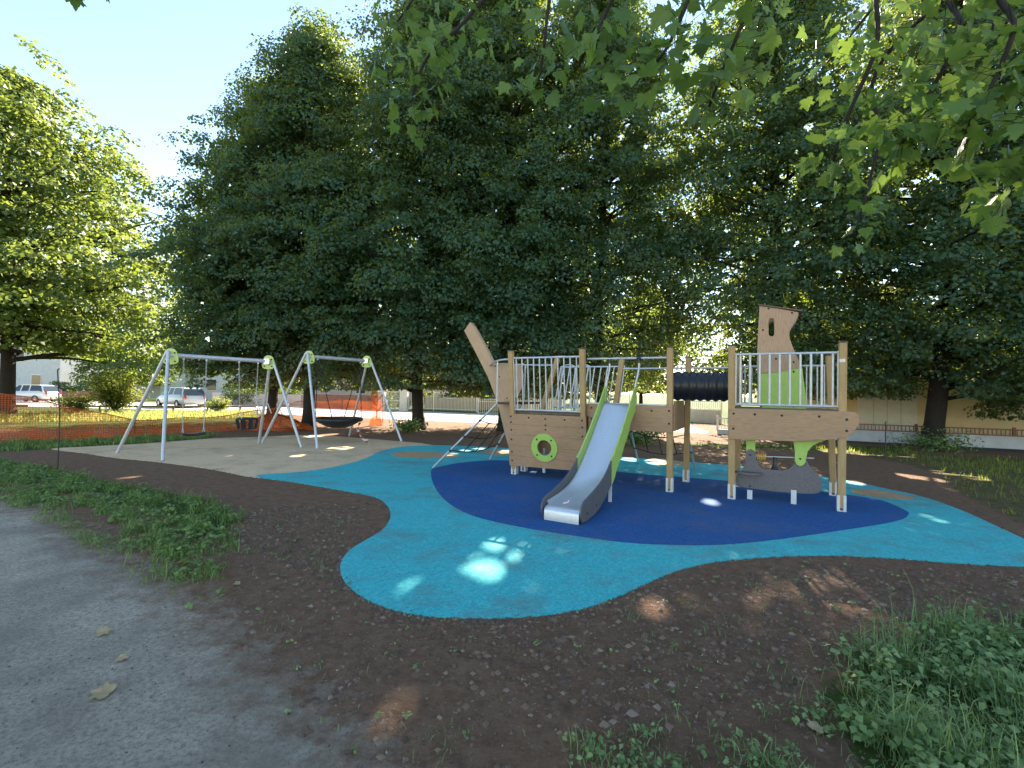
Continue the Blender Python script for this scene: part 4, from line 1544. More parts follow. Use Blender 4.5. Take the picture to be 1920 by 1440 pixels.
# the rest of the maple's crown, above and behind the camera
for i in range(5):
    az = i * 2.4
    h = 4.6 + 6.0 * mr.uniform()
    Lb = 2.6 * (1.25 - (h - 4.6) / 9)
    s_ = MPX + Vector((0, 0.3, h - 1.0))
    e_ = s_ + Vector((math.cos(az) * Lb, math.sin(az) * Lb, 1.2))
    spray([s_, s_.lerp(e_, 0.5) + Vector((0, 0, 0.3)), e_], 40, 0.45, 0.16, 0.5, 0.25)
mbk.build('trunk', M['bark'], maple, fix=False)
Pm = np.array([tuple(p - MPX) for p in Pm])
co, f = maple_leaves(Pm, np.array([tuple(t) for t in Tm]), np.array([tuple(t) for t in Nm]), np.array(Sm))
np_mesh('crown', co, f, M['leaf_maple'], maple, np.repeat(np.array(Cm), nO))

# ------------------------------------------------------------------ grass, weeds, litter


def scatter_in(poly, n, rng, inner=-1e9, pw=None):
    q = np.array([(p[0], p[1]) for p in poly])
    lo, hi = q.min(0), q.max(0)
    out = []
    tot = 0
    while tot < n:
        P = rng.uniform(lo, hi, size=(n * 2, 2))
        s = poly_sd(P, poly)
        k = s > inner
        if pw is not None:
            nz = np.sin(P[:, 0] * 2.9 + 2 * np.sin(P[:, 1] * 2.3)) * np.sin(P[:, 1] * 4.1 + P[:, 0] * 1.7) + 0.6 * np.sin(P[:, 0] * 9.1 + P[:, 1] * 3.3) * np.sin(P[:, 1] * 8.3)
            k &= rng.uniform(size=len(P)) < np.clip(0.55 + 0.6 * nz, 0.05, 1)
            k &= rng.uniform(size=len(P)) < np.clip(0.25 + s * pw, 0.03, 1)
        out.append(P[k])
        tot += k.sum()
        if k.sum() == 0:
            break
    return np.concatenate(out)[:n]


def blades(P, h, w, rng, lean=0.5):
    n = len(P)
    az = rng.uniform(0, 2 * math.pi, n)
    cl = 0.62 + 0.5 * (np.sin(P[:, 0] * 5.1 + 1.3 * np.sin(P[:, 1] * 3.7)) * np.sin(P[:, 1] * 6.3 + P[:, 0] * 2.1)) + 0.2 * np.sin(P[:, 0] * 17 + P[:, 1] * 13)
    hh = h * rng.uniform(0.4, 1.25, n) * np.clip(cl, 0.3, 1.5)
    d = np.stack([np.cos(az), np.sin(az)], 1)
    s = np.stack([-d[:, 1], d[:, 0]], 1)
    ln = (lean * rng.uniform(0.1, 1.2, n))[:, None]
    ww = (w * rng.uniform(0.6, 1.3, n))[:, None]
    z = np.zeros((n, 1))
    mk = lambda xy, zz: np.concatenate([xy, zz], 1)
    H_ = hh[:, None]
    v = [mk(P - s * ww, z), mk(P + s * ww, z), mk(P + d * ln * H_ * 0.35 + s * ww * 0.8, H_ * 0.6), mk(P + d * ln * H_ * 0.35 - s * ww * 0.8, H_ * 0.6),
         mk(P + d * ln * H_ + s * ww * 0.15, H_ * (1 - 0.25 * ln)), mk(P + d * ln * H_ - s * ww * 0.15, H_ * (1 - 0.25 * ln))]
    co = np.stack(v, 1).reshape(-1, 3)
    b = (np.arange(n) * 6)[:, None]
    f = np.concatenate([b + np.array([[0, 1, 2, 3]]), b + np.array([[3, 2, 4, 5]])], 1).reshape(-1, 4)
    t = np.repeat(rng.uniform(0, 1, n), 2)
    return co, f, t


def weeds(P, size, rng, hmax=0.12):
    """rosettes of broad leaves"""
    C_, Nn, T_, Sz = [], [], [], []
    for p in P:
        k = rng.integers(4, 9)
        t = rng.uniform(0, 1)
        for _ in range(k):
            az = rng.uniform(0, 6.28)
            r = rng.uniform(0.3, 1) * size * 1.2
            C_.append((p[0] + r * math.cos(az), p[1] + r * math.sin(az), rng.uniform(0.02, hmax)))
            Nn.append((math.cos(az) * 0.5 + rng.normal() * 0.3, math.sin(az) * 0.5 + rng.normal() * 0.3, 1))
            T_.append(min(1, max(0, t * 0.6 + rng.uniform(0, 0.4))))
    C_, Nn = np.array(C_), np.array(Nn)
    n = len(C_)
    co, f = leaves(C_, Nn, size, rng, 0.75, 0.06)
    return co, f, np.array(T_)


def stuff(name, parts, mat, label, cat):
    co, f, t, b = [], [], [], 0
    for c_, f_, t_ in parts:
        co.append(c_)
        f.append(f_ + b)
        t.append(t_)
        b += len(c_)
    o = np_mesh(name, np.concatenate(co), np.concatenate(f), mat, None, np.concatenate(t))
    return tag(o, label, cat, kind='stuff')


gr = np.random.default_rng(5)
left_strip = px([(-420, 838), (-100, 850), (0, 862), (100, 880), (200, 903), (300, 922), (400, 940), (445, 960), (440, 1000), (425, 1050), (412, 1105), (388, 1145), (330, 1110), (230, 1058), (150, 1008), (70, 962), (0, 937), (-300, 905)])
Pa = scatter_in(left_strip, 40000, gr, -0.12, 2.2)
Pb = scatter_in(left_strip, 2600, gr, -0.15, 2.0)
Pc = scatter_in(left_strip, 1500, gr, -0.1, 2.2)
stuff('grass', [blades(Pa, 0.09, 0.0038, gr, 0.8), blades(Pc, 0.18, 0.004, gr, 0.7), weeds(Pb[:1000], 0.055, gr, 0.09), weeds(Pb[1000:2300], 0.034, gr, 0.07)], M['grass'], 'green grass and clover strip between the grey path and the soil', 'grass')
low_right = px([(2150, 1150), (1920, 1168), (1800, 1163), (1700, 1180), (1630, 1212), (1560, 1247), (1512, 1280), (1520, 1330), (1570, 1380), (1620, 1450), (1640, 1600), (2200, 1600)])
low_fringe = px([(1530, 1335), (1420, 1352), (1300, 1375), (1200, 1395), (1090, 1405), (1050, 1480), (1100, 1600), (1660, 1600), (1620, 1450), (1570, 1380)])
Pa = scatter_in(low_right, 9500, gr, -0.12, 2.0)
Pc = scatter_in(low_right, 420, gr, -0.1, 2.0)
Pb = scatter_in(low_right, 1100, gr, -0.15, 2.0)
Pe = scatter_in(low_fringe, 1500, gr, -0.10, 1.0)
Pf2 = scatter_in(low_fringe, 160, gr, -0.10, 1.0)
stuff('grass', [blades(Pa, 0.15, 0.0026, gr, 1.0), blades(Pc, 0.30, 0.0028, gr, 0.7), weeds(Pb[:500], 0.045, gr, 0.13), weeds(Pb[500:], 0.026, gr, 0.08), blades(Pe, 0.09, 0.0022, gr, 1.1), weeds(Pf2, 0.026, gr, 0.05)], M['weed'], 'tangled weeds and long grass in the lower right corner', 'grass')
edge = px([(-700, 829), (0, 829), (130, 826), (300, 818), (410, 815), (390, 822), (270, 831), (180, 836), (100, 841), (40, 846), (-300, 852)])
Pa = scatter_in(edge, 9000, gr, -0.1, 2)
stuff('grass', [blades(Pa, 0.16, 0.008, gr)], M['grass'], 'dark grass strip behind the beige rubber below the orange net', 'grass')
lit = px([(-500, 790), (0, 791), (200, 790), (480, 783), (480, 771), (0, 776), (-500, 776)])
Pa = scatter_in(lit, 22000, gr, -0.1)
M['grass_sunlit'] = leafmat('sunlit_grass_blade', (0.20, 0.22, 0.05), (0.42, 0.42, 0.13), (0.60, 0.58, 0.14), 0.45)  # grass made brighter and yellower, the sun's glow put into its colour
stuff('grass', [blades(Pa, 0.22, 0.016, gr)], M['grass_sunlit'], 'sunlit yellow grass band beyond the orange net', 'grass')
rl = px([(1240, 834), (1380, 834), (1580, 838), (1720, 842), (1780, 856), (1920, 862), (2100, 880), (2100, 990), (1920, 975), (1810, 920), (1760, 885), (1690, 862), (1560, 848), (1380, 842)])
Pa = scatter_in(rl, 2800, gr, -0.15, 0.8)
stuff('grass', [blades(Pa, 0.15, 0.009, gr)], M['leaf_bush'], 'thin grass on the bank right of the ship below the wall', 'grass')
# sparse sprouts on the soil
soil_zone = px([(440, 960), (700, 940), (640, 1070), (760, 1155), (1000, 1165), (1240, 1095), (1500, 1055), (1920, 1075), (2100, 1100), (2000, 1170), (1600, 1230), (1480, 1330), (1000, 1440), (900, 1600), (700, 1600), (560, 1400), (430, 1200)])
Pa = scatter_in(soil_zone, 420, gr, 0.02)
Pb = scatter_in(soil_zone, 130, gr, 0.02)
cl = scatter_in(soil_zone, 26, gr, 0.1)
Pd = np.concatenate([c + gr.normal(size=(22, 2)) * 0.07 for c in cl])
stuff('sprouts', [blades(Pa, 0.05, 0.0018, gr, 1.0), blades(Pd, 0.06, 0.002, gr, 1.1), weeds(Pb, 0.022, gr, 0.03)], M['weed'], 'sparse green sprouts on the bare brown soil', 'plants')


def chips(P, smin, smax, rng):
    n = len(P)
    c = np.column_stack([P, rng.uniform(0.004, 0.012, n) + (0.014 if smin == 0.003 else 0)])
    nn = rng.normal(size=(n, 3)) * 0.35 + np.array([0, 0, 1.0])
    s = smin + (smax - smin) * rng.uniform(size=n) ** 3
    nr = nn / np.linalg.norm(nn, axis=1, keepdims=True)
    x = np.cross(nr, rng.normal(size=(n, 3)))
    x /= np.linalg.norm(x, axis=1, keepdims=True)
    y = np.cross(nr, x)
    asp = rng.uniform(0.15, 0.7, n)[:, None]
    s = s[:, None]
    k = [c - x * s, c + y * s * asp, c + x * s * rng.uniform(0.6, 1, (n, 1)), c - y * s * asp * rng.uniform(0.5, 1, (n, 1))]
    return np.stack(k, 1).reshape(-1, 3), np.arange(4 * n).reshape(n, 4), np.where(rng.uniform(size=n) < 0.17, rng.uniform(0.75, 1.0, n), rng.beta(1.3, 2.6, n))


def clods(P, smin, smax, rng):
    """little lumps of earth and stone: squashed octahedra"""
    n = len(P)
    s = (smin + (smax - smin) * rng.uniform(size=n) ** 3)[:, None]
    c = np.column_stack([P, np.zeros(n)])
    d = np.array([(1, 0, 0), (0, 1, 0), (-1, 0, 0), (0, -1, 0), (0, 0, 1)], float)
    j = d[None] * rng.uniform(0.6, 1.3, (n, 5, 1)) + rng.normal(size=(n, 5, 3)) * 0.12
    co = c[:, None] + j * s[:, None] * np.array([1, 1, 0.7])
    tri = np.array([(0, 1, 4, 4), (1, 2, 4, 4), (2, 3, 4, 4), (3, 0, 4, 4)])[:, :3]
    f = (np.arange(n) * 5)[:, None, None] + tri[None]
    return co.reshape(-1, 3), f.reshape(-1, 3), np.repeat(np.clip(rng.beta(1.2, 4.5, n), 0, 0.6), 4)


near = [Vector(p) for p in ((-3.2, 1.5, 0), (2.6, 1.5, 0), (4.5, 3.4, 0), (1.4, 3.5, 0), (0.6, 3.25, 0), (-0.6, 3.2, 0), (-1.35, 3.7, 0), (-1.55, 4.2, 0), (-1.5, 4.9, 0), (-3.3, 5.5, 0), (-2.7, 3.9, 0), (-2.3, 3.2, 0))]
Pn = scatter_in(near, 16000, gr, -0.1)
Pf = scatter_in(soil_zone, 9000, gr, 0.02)
Pt = scatter_in(turq_b, 420, gr, 0.05)
stuff('leaf_litter', [chips(Pn, 0.0015, 0.006, gr), chips(Pf, 0.002, 0.011, gr), chips(Pt, 0.003, 0.016, gr)], M['litter'], 'wood chips and dry leaf scraps strewn over the bare soil', 'litter')
Pc = scatter_in(near, 7000, gr, -0.1)
rim = smooth_poly(turq_b, 6) + smooth_poly(beige_b, 6)[20:]
rim = np.array([(p.x, p.y) for p in rim])
k = gr.integers(0, len(rim) - 1, 9000)
Pr = rim[k] + (rim[k + 1] - rim[k]) * gr.uniform(size=(len(k), 1)) * (np.hypot(*(rim[k + 1] - rim[k]).T) < 1)[:, None] + gr.normal(size=(len(k), 2)) * np.abs(gr.normal(size=(len(k), 1))) * 0.075
pzone = [Vector(p) for p in ((-5, 1.5, 0), (-0.5, 1.5, 0), (-1.2, 2.3, 0), (-2.2, 3.3, 0), (-6, 5.6, 0), (-7, 5, 0))]
Pp = scatter_in(pzone, 1500, gr)
stuff('earth_clods', [clods(Pc, 0.003, 0.013, gr), clods(Pp, 0.002, 0.014, gr), clods(Pf + 0.01, 0.004, 0.03, gr), clods(Pr, 0.004, 0.022, gr)], M['litter'], 'small clods of earth and pebbles on soil and path', 'pebbles')
# a few dry leaves you can tell apart
dry = simple('dry_leaf', (0.34, 0.25, 0.13), 0.8, 0, 0.2, 30)
for (u, v, s_, lb) in ((182, 1193, 0.07, 'pale dry leaf lying alone on the grey path'), (205, 1305, 0.085, 'curled dry leaf on the grey path nearest the camera'), (450, 1097, 0.045, 'pale scrap of bark on the soil beside the grass strip'), (220, 1240, 0.05, 'small dry leaf on the path between two larger ones'), (1528, 1375, 0.06, 'brown dead leaf among the weeds in the lower right')):
    p = gnd(u, v)
    an = RNG.uniform(0, 6.28)
    co, f = maple_leaves(np.zeros((1, 3)), np.array([[math.cos(an), math.sin(an), 0.1]]), np.array([[0.1, -0.2, 1.0]]), np.array([s_ * 1.3]))
    o = np_mesh('dry_leaf', co + np.array([0, 0, 0.012]), f, dry)
    o.location = (p.x, p.y, 0.004)
    tag(o, lb, 'leaf', 'dry leaves on the ground')

# ------------------------------------------------------------------ orange net, stakes, rail
netpx = [(-420, 835), (-160, 832), (0, 829), (130, 824.5), (250, 818), (370, 811), (480, 805), (560, 795), (640, 791), (720, 790)]
nb_ = [gnd(u, v) for u, v in netpx]
line = smooth_poly(nb_, 14, False)
nn_ = len(line)
tops = np.interp(np.linspace(0, 9, nn_), range(10), [1.30, 1.35, 1.36, 0.95, 0.52, 0.50, 0.70, 1.0, 1.05, 1.0])
dens = np.interp(np.linspace(0, 9, nn_), range(10), [0.36, 0.36, 0.36, 0.40, 0.5, 0.5, 0.4, 0.18, 0.13, 0.14])
rows = 12
co, va = [], []
net = thing('safety_net', 'sagging orange plastic safety net strung behind the swings', 'net fence', nb_[3])
o_ = net.location
for i, p in enumerate(line):
    for j in range(rows + 1):
        f = j / rows
        wv_ = 0.06 * math.sin(i * 0.55 + 2 * f) + 0.05 * math.sin(i * 0.21 + 5 * f) + (0.14 * (1 - f) ** 2 * math.sin(i * 0.33))
        z = tops[i] * f + 0.03 * math.sin(i * 0.4) * f - (0.0 if f < 1 else 0)
        co.append((p.x + 0.02 * math.sin(j * 2 + i) - o_.x, p.y + wv_ - o_.y, max(0.01, z)))
        fold = 0.42 * max(0, 1 - f / 0.38) if i < 65 else 0.25 * max(0, 1 - f / 0.3)
        stripe = 0.06 * math.sin(j * 1.7 + i * 0.35)
        va.append(min(0.97, dens[i] + fold + stripe + (0.25 if j >= rows - 0 else 0)))
idx = np.arange(nn_ * (rows + 1)).reshape(nn_, rows + 1)
f = np.stack([idx[:-1, :-1], idx[1:, :-1], idx[1:, 1:], idx[:-1, 1:]], -1).reshape(-1, 4)
no = np_mesh('netting', np.array(co), f, M['net'], net, smooth=True)
a_ = no.data.attributes.new('dense', 'FLOAT', 'POINT')
a_.data.foreach_set('value', np.array(va, np.float32))
mb = MB()
mb.tube([(p.x - o_.x, p.y - o_.y + 0.06 * math.sin(i * 0.55 + 2) + 0.05 * math.sin(i * 0.21 + 5), tops[i] + 0.03 * math.sin(i * 0.4)) for i, p in enumerate(line)], 0.012, 5)
mb.build('top_cord', simple('orange_cord', (0.45, 0.10, 0.03), 0.7), net)
for u in (-160, 250, 480, 640):
    k = min(range(nn_), key=lambda i: abs(proj_u(line[i]) - u))
    mb = MB()
    p = line[k] - o_
    mb.tube([(p.x, p.y + 0.03, 0), (p.x + 0.02, p.y + 0.03, tops[k] + 0.12)], 0.014, 6)
    mb.build('stake', M['rust'], net)

# loose heap of netting over a soil pile
hp_ = gnd(515, 806)
heap = thing('netting_heap', 'heap of crumpled orange netting behind the toddler swing', 'net heap', hp_)
th_ = np.linspace(0, 2 * math.pi, 36, endpoint=False)
co, va = [], []
for j, f in enumerate(np.linspace(0, 1, 10)):
    for i, t in enumerate(th_):
        r = (1 - f) * (1.15 + 0.12 * math.sin(5 * t + j) + 0.1 * math.sin(9 * t))
        z = 0.60 * (1 - (1 - f) ** 1.7) + 0.05 * math.sin(7 * t + 3 * j)
        co.append((1.25 * r * math.cos(t), 0.6 * r * math.sin(t), max(0.01, z)))
        va.append(0.66 + 0.12 * math.sin(3 * t + j))
idx = np.arange(360).reshape(10, 36)
f = np.stack([idx[:-1], np.roll(idx[:-1], -1, 1), np.roll(idx[1:], -1, 1), idx[1:]], -1).reshape(-1, 4)
ho = np_mesh('netting', np.array(co), f, M['net'], heap, smooth=True)
a_ = ho.data.attributes.new('dense', 'FLOAT', 'POINT')
a_.data.foreach_set('value', np.array(va, np.float32))
mb = MB()
for k in range(3):
    mb.tube([(-0.5 + 0.4 * k, 0.1, 0.4), (-0.9 + 0.5 * k, 0.2, 1.25 - 0.25 * k)], 0.02, 6)
mb.build('stick', M['white'], heap)

# bundle of net hanging from a stake near the road
bp0 = gnd(705, 798)
bn = thing('netting_bundle', 'strip of orange netting bunched on a stake left of the white gate', 'net bundle', bp0)
mb = MB()
prof = [(0.30, 0.01), (0.26, 0.2), (0.16, 0.5), (0.20, 0.9), (0.26, 1.3), (0.22, 1.5)]
mb.lathe(prof, (0, 0, 0), n=20)
bo = mb.build('netting', M['net'], bn, fix=False)
a_ = bo.data.attributes.new('dense', 'FLOAT', 'POINT')
a_.data.foreach_set('value', np.array([0.14 + 0.2 * math.sin(i * 1.3) ** 2 + (0.3 if i < 40 else 0) for i in range(len(bo.data.vertices))], np.float32))
mb = MB()
for k, (a, b) in enumerate((((0, 0, 0.2), (0.05, 0, 1.4)), ((0, 0, 0.9), (-0.5, 0.1, 1.25)), ((0.02, 0, 1.1), (0.45, -0.1, 1.45)), ((0, 0, 0.6), (0.4, 0.1, 0.95)), ((0, 0, 0.7), (-0.35, 0, 0.85)), ((0, 0, 0.3), (0.35, 0, 0.1)))):
    mb.tube([a, tuple((np.array(a) + np.array(b)) / 2 + np.array([0, 0, 0.06])), b], [0.02, 0.014, 0.006], 5)
mb.build('dead_branch', M['bark'], bn)

for (u, v0, v1, lb) in ((108, 694, 880, 'thin dark iron stake standing alone in the grass at the left'), (717, 735, 793, 'iron stake beside the bunched orange netting'), (796, 738, 794, 'iron stake just right of the bare linden trunk'), (1660, 792, 858, 'thin bent stake in the sunlit grass right of the stern'), (902, 726, 790, 'thin stake behind the bow climbing net')):
    p = gnd(u, v1)
    q = at(u, v0, p.y)
    mb = MB()
    mb.tube([(0, 0, 0), (0.01, 0, (q.z) * 0.5), (q.x - p.x, 0, q.z)], 0.010 if u == 108 else 0.014, 6)
    mb.tube([(q.x - p.x, 0, q.z), (q.x - p.x + 0.03, 0, q.z + 0.03)], 0.010, 6)
    o = mb.build('iron_stake', M['rust'])
    o.location = p
    tag(o, lb, 'stake', 'iron stakes')

M['oldwood'] = wood('weathered_rail', (0.16, 0.10, 0.065), (1, 4, 4))


def low_rail(a, b, n, zt, label):
    a, b = Vector(a), Vector(b)
    root = thing('timber_rail', label, 'fence', a)
    mb = MB()
    mb.tube([Vector((0, 0, zt)), (b - a) + Vector((0, 0, zt))], 0.055, 8)
    mb.build('rail', M['oldwood'], root)
    for i in range(n):
        p = (b - a) * ((i + 0.5) / n)
        m = MB()
        m.tube([p, p + Vector((0, 0, zt + 0.03))], 0.055, 8)
        m.build('rail_post', M['oldwood'], root)


p, q = at(150, 775, 27.5), at(480, 766, 31.0)
low_rail((p.x, p.y, 0), (q.x, q.y, 0), 5, 0.32, 'low dark timber rail along the sunlit grass in front of the silver car')
p, q = at(-180, 790, 23.5), at(50, 785, 23.0)
low_rail((p.x, p.y, 0), (q.x, q.y, 0), 3, 0.5, 'short timber rail at the left edge behind the orange net')

# ------------------------------------------------------------------ cars


def carpaint(name, col):
    m, nt, b, _ = nmat(name)
    b.inputs['Base Color'].default_value = (*col, 1)
    b.inputs['Metallic'].default_value = 0.15
    b.inputs['Roughness'].default_value = 0.3
    b.inputs['Coat Weight'].default_value = 0.6
    f = noise(nt, coords(nt), 3, 5)
    nt.links.new(ramp(nt, f, [(0.35, tuple(c * 0.9 for c in col)), (0.7, col)]), b.inputs['Base Color'])
    return m


M['glass'] = simple('car_glass', (0.03, 0.04, 0.045), 0.08, 0, 0.05)
M['tyre'] = simple('tyre_rubber', (0.02, 0.02, 0.02), 0.8)
M['rim'] = simple('wheel_rim', (0.45, 0.46, 0.48), 0.35, 0.7)
M['redlamp'] = simple('red_lamp', (0.45, 0.02, 0.02), 0.3)
M['hlamp'] = simple('head_lamp', (0.7, 0.72, 0.75), 0.2)


def car(label, loc, rz, paint, Lc=4.1, Wc=1.75, Hc=1.52):
    root = thing('parked_car', label, 'car', loc, rz)
    # x forward; stations: (x, half width, z bottom, z belt)
    h = Lc / 2
    st = [(-h, 0.62, 0.45, 0.80), (-h + 0.08, 0.78, 0.32, 0.95), (-h + 0.5, 0.86, 0.24, 1.0), (-0.4, 0.88, 0.22, 0.98), (0.5, 0.88, 0.22, 0.95), (h - 0.9, 0.87, 0.24, 0.90), (h - 0.3, 0.80, 0.28, 0.78), (h - 0.05, 0.66, 0.34, 0.66), (h, 0.55, 0.42, 0.58)]
    mb = MB()
    vs, fs = [], []
    for x, w, zb, zt in st:
        prf = [(0, zb), (w * 0.85, zb), (w, zb + 0.12), (w * 1.02, (zb + zt) / 2), (w * 0.97, zt - 0.06), (w * 0.90, zt), (0, zt + 0.02)]
        ring = [(x, y, z) for y, z in prf] + [(x, -y, z) for y, z in prf[-2:0:-1]]
        vs += ring
    n = 12
    for i in range(len(st) - 1):
        for k in range(n):
            fs.append((i * n + k, i * n + (k + 1) % n, (i + 1) * n + (k + 1) % n, (i + 1) * n + k))
    fs += [tuple(range(n)), tuple(range((len(st) - 1) * n, len(st) * n))]
    mb.add(vs, fs, True)
    body = mb.build('body', paint, root)
    cab = [(-h + 0.10, 0.74, 0.95), (-h + 0.38, 0.62, Hc - 0.12), (-h + 0.75, 0.60, Hc), (0.0, 0.62, Hc), (0.45, 0.60, Hc - 0.06), (1.15, 0.76, 0.92)]
    # roof shell: side quads are glass, top is paint
    r = MB()
    g = MB()
    top = [(x, w, z) for x, w, z in cab[1:5]]
    for a, b in zip(top[:-1], top[1:]):
        r.add([(a[0], a[1], a[2]), (b[0], b[1], b[2]), (b[0], -b[1], b[2]), (a[0], -a[1], a[2])], [(0, 1, 2, 3)], True)
        r.add([(a[0], a[1], a[2] - 0.05), (b[0], b[1], b[2] - 0.05), (b[0], b[1], b[2]), (a[0], a[1], a[2])], [(0, 1, 2, 3)])
        r.add([(a[0], -a[1], a[2] - 0.05), (b[0], -b[1], b[2] - 0.05), (b[0], -b[1], b[2]), (a[0], -a[1], a[2])], [(0, 1, 2, 3)])
    base = 0.97
    for s in (-1, 1):
        wl = 0.80
        pil = [(-h + 0.12, -h + 0.42, 0.16), (-0.62, -0.60, 0.10), (0.12, 0.10, 0.10), (1.10, 0.45, 0.10)]
        for xb, xt, w in pil:
            r.add([(xb - w / 2, s * (wl + 0.004), base - 0.03), (xb + w / 2, s * (wl + 0.004), base - 0.03), (xt + w / 2, s * 0.626, Hc - 0.05), (xt - w / 2, s * 0.626, Hc - 0.05)], [(0, 1, 2, 3)])
        m = MB()
        m.add([(-h + 0.14, s * wl, base - 0.03), (1.08, s * wl, base - 0.03), (0.43, s * 0.62, Hc - 0.06), (-h + 0.5, s * 0.62, Hc - 0.06)], [(0, 1, 2, 3)])
        m.build('side_window', M['glass'], root, fix=False)
    r.build('roof', paint, root, fix=False)
    g.add([(1.14, 0.74, 0.94), (1.14, -0.74, 0.94), (0.46, -0.60, Hc - 0.06), (0.46, 0.60, Hc - 0.06)], [(0, 1, 2, 3)])
    g.build('windscreen', M['glass'], root, fix=False)
    g = MB()
    g.add([(-h + 0.05, 0.72, 0.96), (-h + 0.05, -0.72, 0.96), (-h + 0.38, -0.60, Hc - 0.10), (-h + 0.38, 0.60, Hc - 0.10)], [(0, 1, 2, 3)])
    g.build('rear_window', M['glass'], root, fix=False)
    for sx in (-1, 1):
        for sy in (-1, 1):
            w = MB()
            w.lathe([(0.18, -0.10), (0.29, -0.10), (0.315, -0.06), (0.315, 0.06), (0.29, 0.10), (0.18, 0.10)], (sx * (h - 0.78), sy * 0.79, 0.315), (0, 1, 0), 24)
            wh = w.build('wheel', M['tyre'], root)
            w = MB()
            w.lathe([(0.0, 0.07), (0.06, 0.085), (0.19, 0.06), (0.2, 0.095), (0.2, -0.09), (0, -0.09)], (sx * (h - 0.78), sy * 0.79, 0.315), (0, sy, 0), 20)
            w.build('rim', M['rim'], wh)
    for s in (-1, 1):
        m = MB()
        m.beam((-h + 0.03, s * 0.62, 0.70), (-h + 0.05, s * 0.68, 0.98), 0.10, 0.12)
        m.build('tail_lamp', M['redlamp'], root)
        m = MB()
        m.beam((h - 0.16, s * 0.62, 0.62), (h - 0.32, s * 0.74, 0.68), 0.12, 0.12)
        m.build('head_lamp', M['hlamp'], root)
    return root


pw = carpaint('white_car_paint', (0.62, 0.61, 0.60))
ps = carpaint('silver_car_paint', (0.52, 0.55, 0.60))
p = at(58, 745, 41)
car('white hatchback parked beyond the lawn at the left edge', (p.x, 41, 0), rad(180), pw, 4.0)
p = at(338, 750, 35.5)
car('silver car parked on the road behind the front swing stand', (p.x, 35.5, 0), rad(150), ps, 4.3)

# ------------------------------------------------------------------ fences, walls, buildings
M['render_y'] = simple('ochre_render', (0.52, 0.37, 0.18), 0.85, 0, 0.1, 2)
M['render_c'] = simple('cream_render', (0.78, 0.63, 0.42), 0.85, 0, 0.08, 2)
M['render_g'] = simple('pale_grey_render', (0.52, 0.53, 0.54), 0.85, 0, 0.08, 2)
M['render_p'] = simple('pinkish_render', (0.55, 0.46, 0.42), 0.85, 0, 0.08, 2)
M['tile'] = simple('roof_tile', (0.25, 0.11, 0.07), 0.8, 0, 0.2, 8)
M['shutter'] = simple('dark_shutter', (0.07, 0.075, 0.07), 0.6)
M['winglass'] = simple('window_pane', (0.05, 0.06, 0.07), 0.1)
M['concrete'] = simple('pale_concrete', (0.48, 0.48, 0.49), 0.85, 0, 0.12, 3, 0.1)
M['brickred'] = simple('red_brown_wall', (0.24, 0.11, 0.075), 0.85, 0, 0.2, 4)


def fence(a, b, z0, h, label, gap=0.12, post_every=2.0, mat=None, name='metal_fence', cat='fence', rails=(0.08, 0.92)):
    a, b = Vector(a), Vector(b)
    Lf = (b - a).length
    root = thing(name, label, cat, (a.x, a.y, 0), math.atan2(b.y - a.y, b.x - a.x))
    mb = MB()
    n = int(Lf / gap)
    for i in range(n):
        x = (i + 0.5) * gap
        mb.box((x - 0.012, -0.012, z0 + 0.03), (x + 0.012, 0.012, z0 + h))
    mat = mat or M['white']
    mb.build('pickets', mat, root)
    for f in rails:
        mb = MB()
        mb.box((0, -0.028, z0 + h * f - 0.022), (Lf, -0.0125, z0 + h * f + 0.022))
        mb.build('rail', mat, root)
    k = max(1, int(Lf / post_every))
    for i in range(k + 1):
        x = Lf * i / k
        m = MB()
        m.box((x - 0.035, 0.013, max(0.0, z0 - 0.02)), (x + 0.035, 0.083, z0 + h + 0.06))
        m.build('fence_post', mat, root)
    return root


def wall(name, a, b, h, th, mat, label, cat='wall', cap=None):
    a, b = Vector(a), Vector(b)
    Lw = (b - a).length
    root = thing(name, label, cat, (a.x, a.y, 0), math.atan2(b.y - a.y, b.x - a.x))
    mb = MB()
    mb.box((0, -th / 2, 0), (Lw, th / 2, h))
    mb.build('wall_face', mat, root)
    mb = MB()
    mb.box((-0.02, -th / 2 - 0.03, h), (Lw + 0.02, th / 2 + 0.03, h + 0.05))
    mb.build('coping', cap or mat, root)
    return root


def flatp(u, v, Y):
    p = at(u, v, Y)
    return Vector((p.x, p.y, 0))


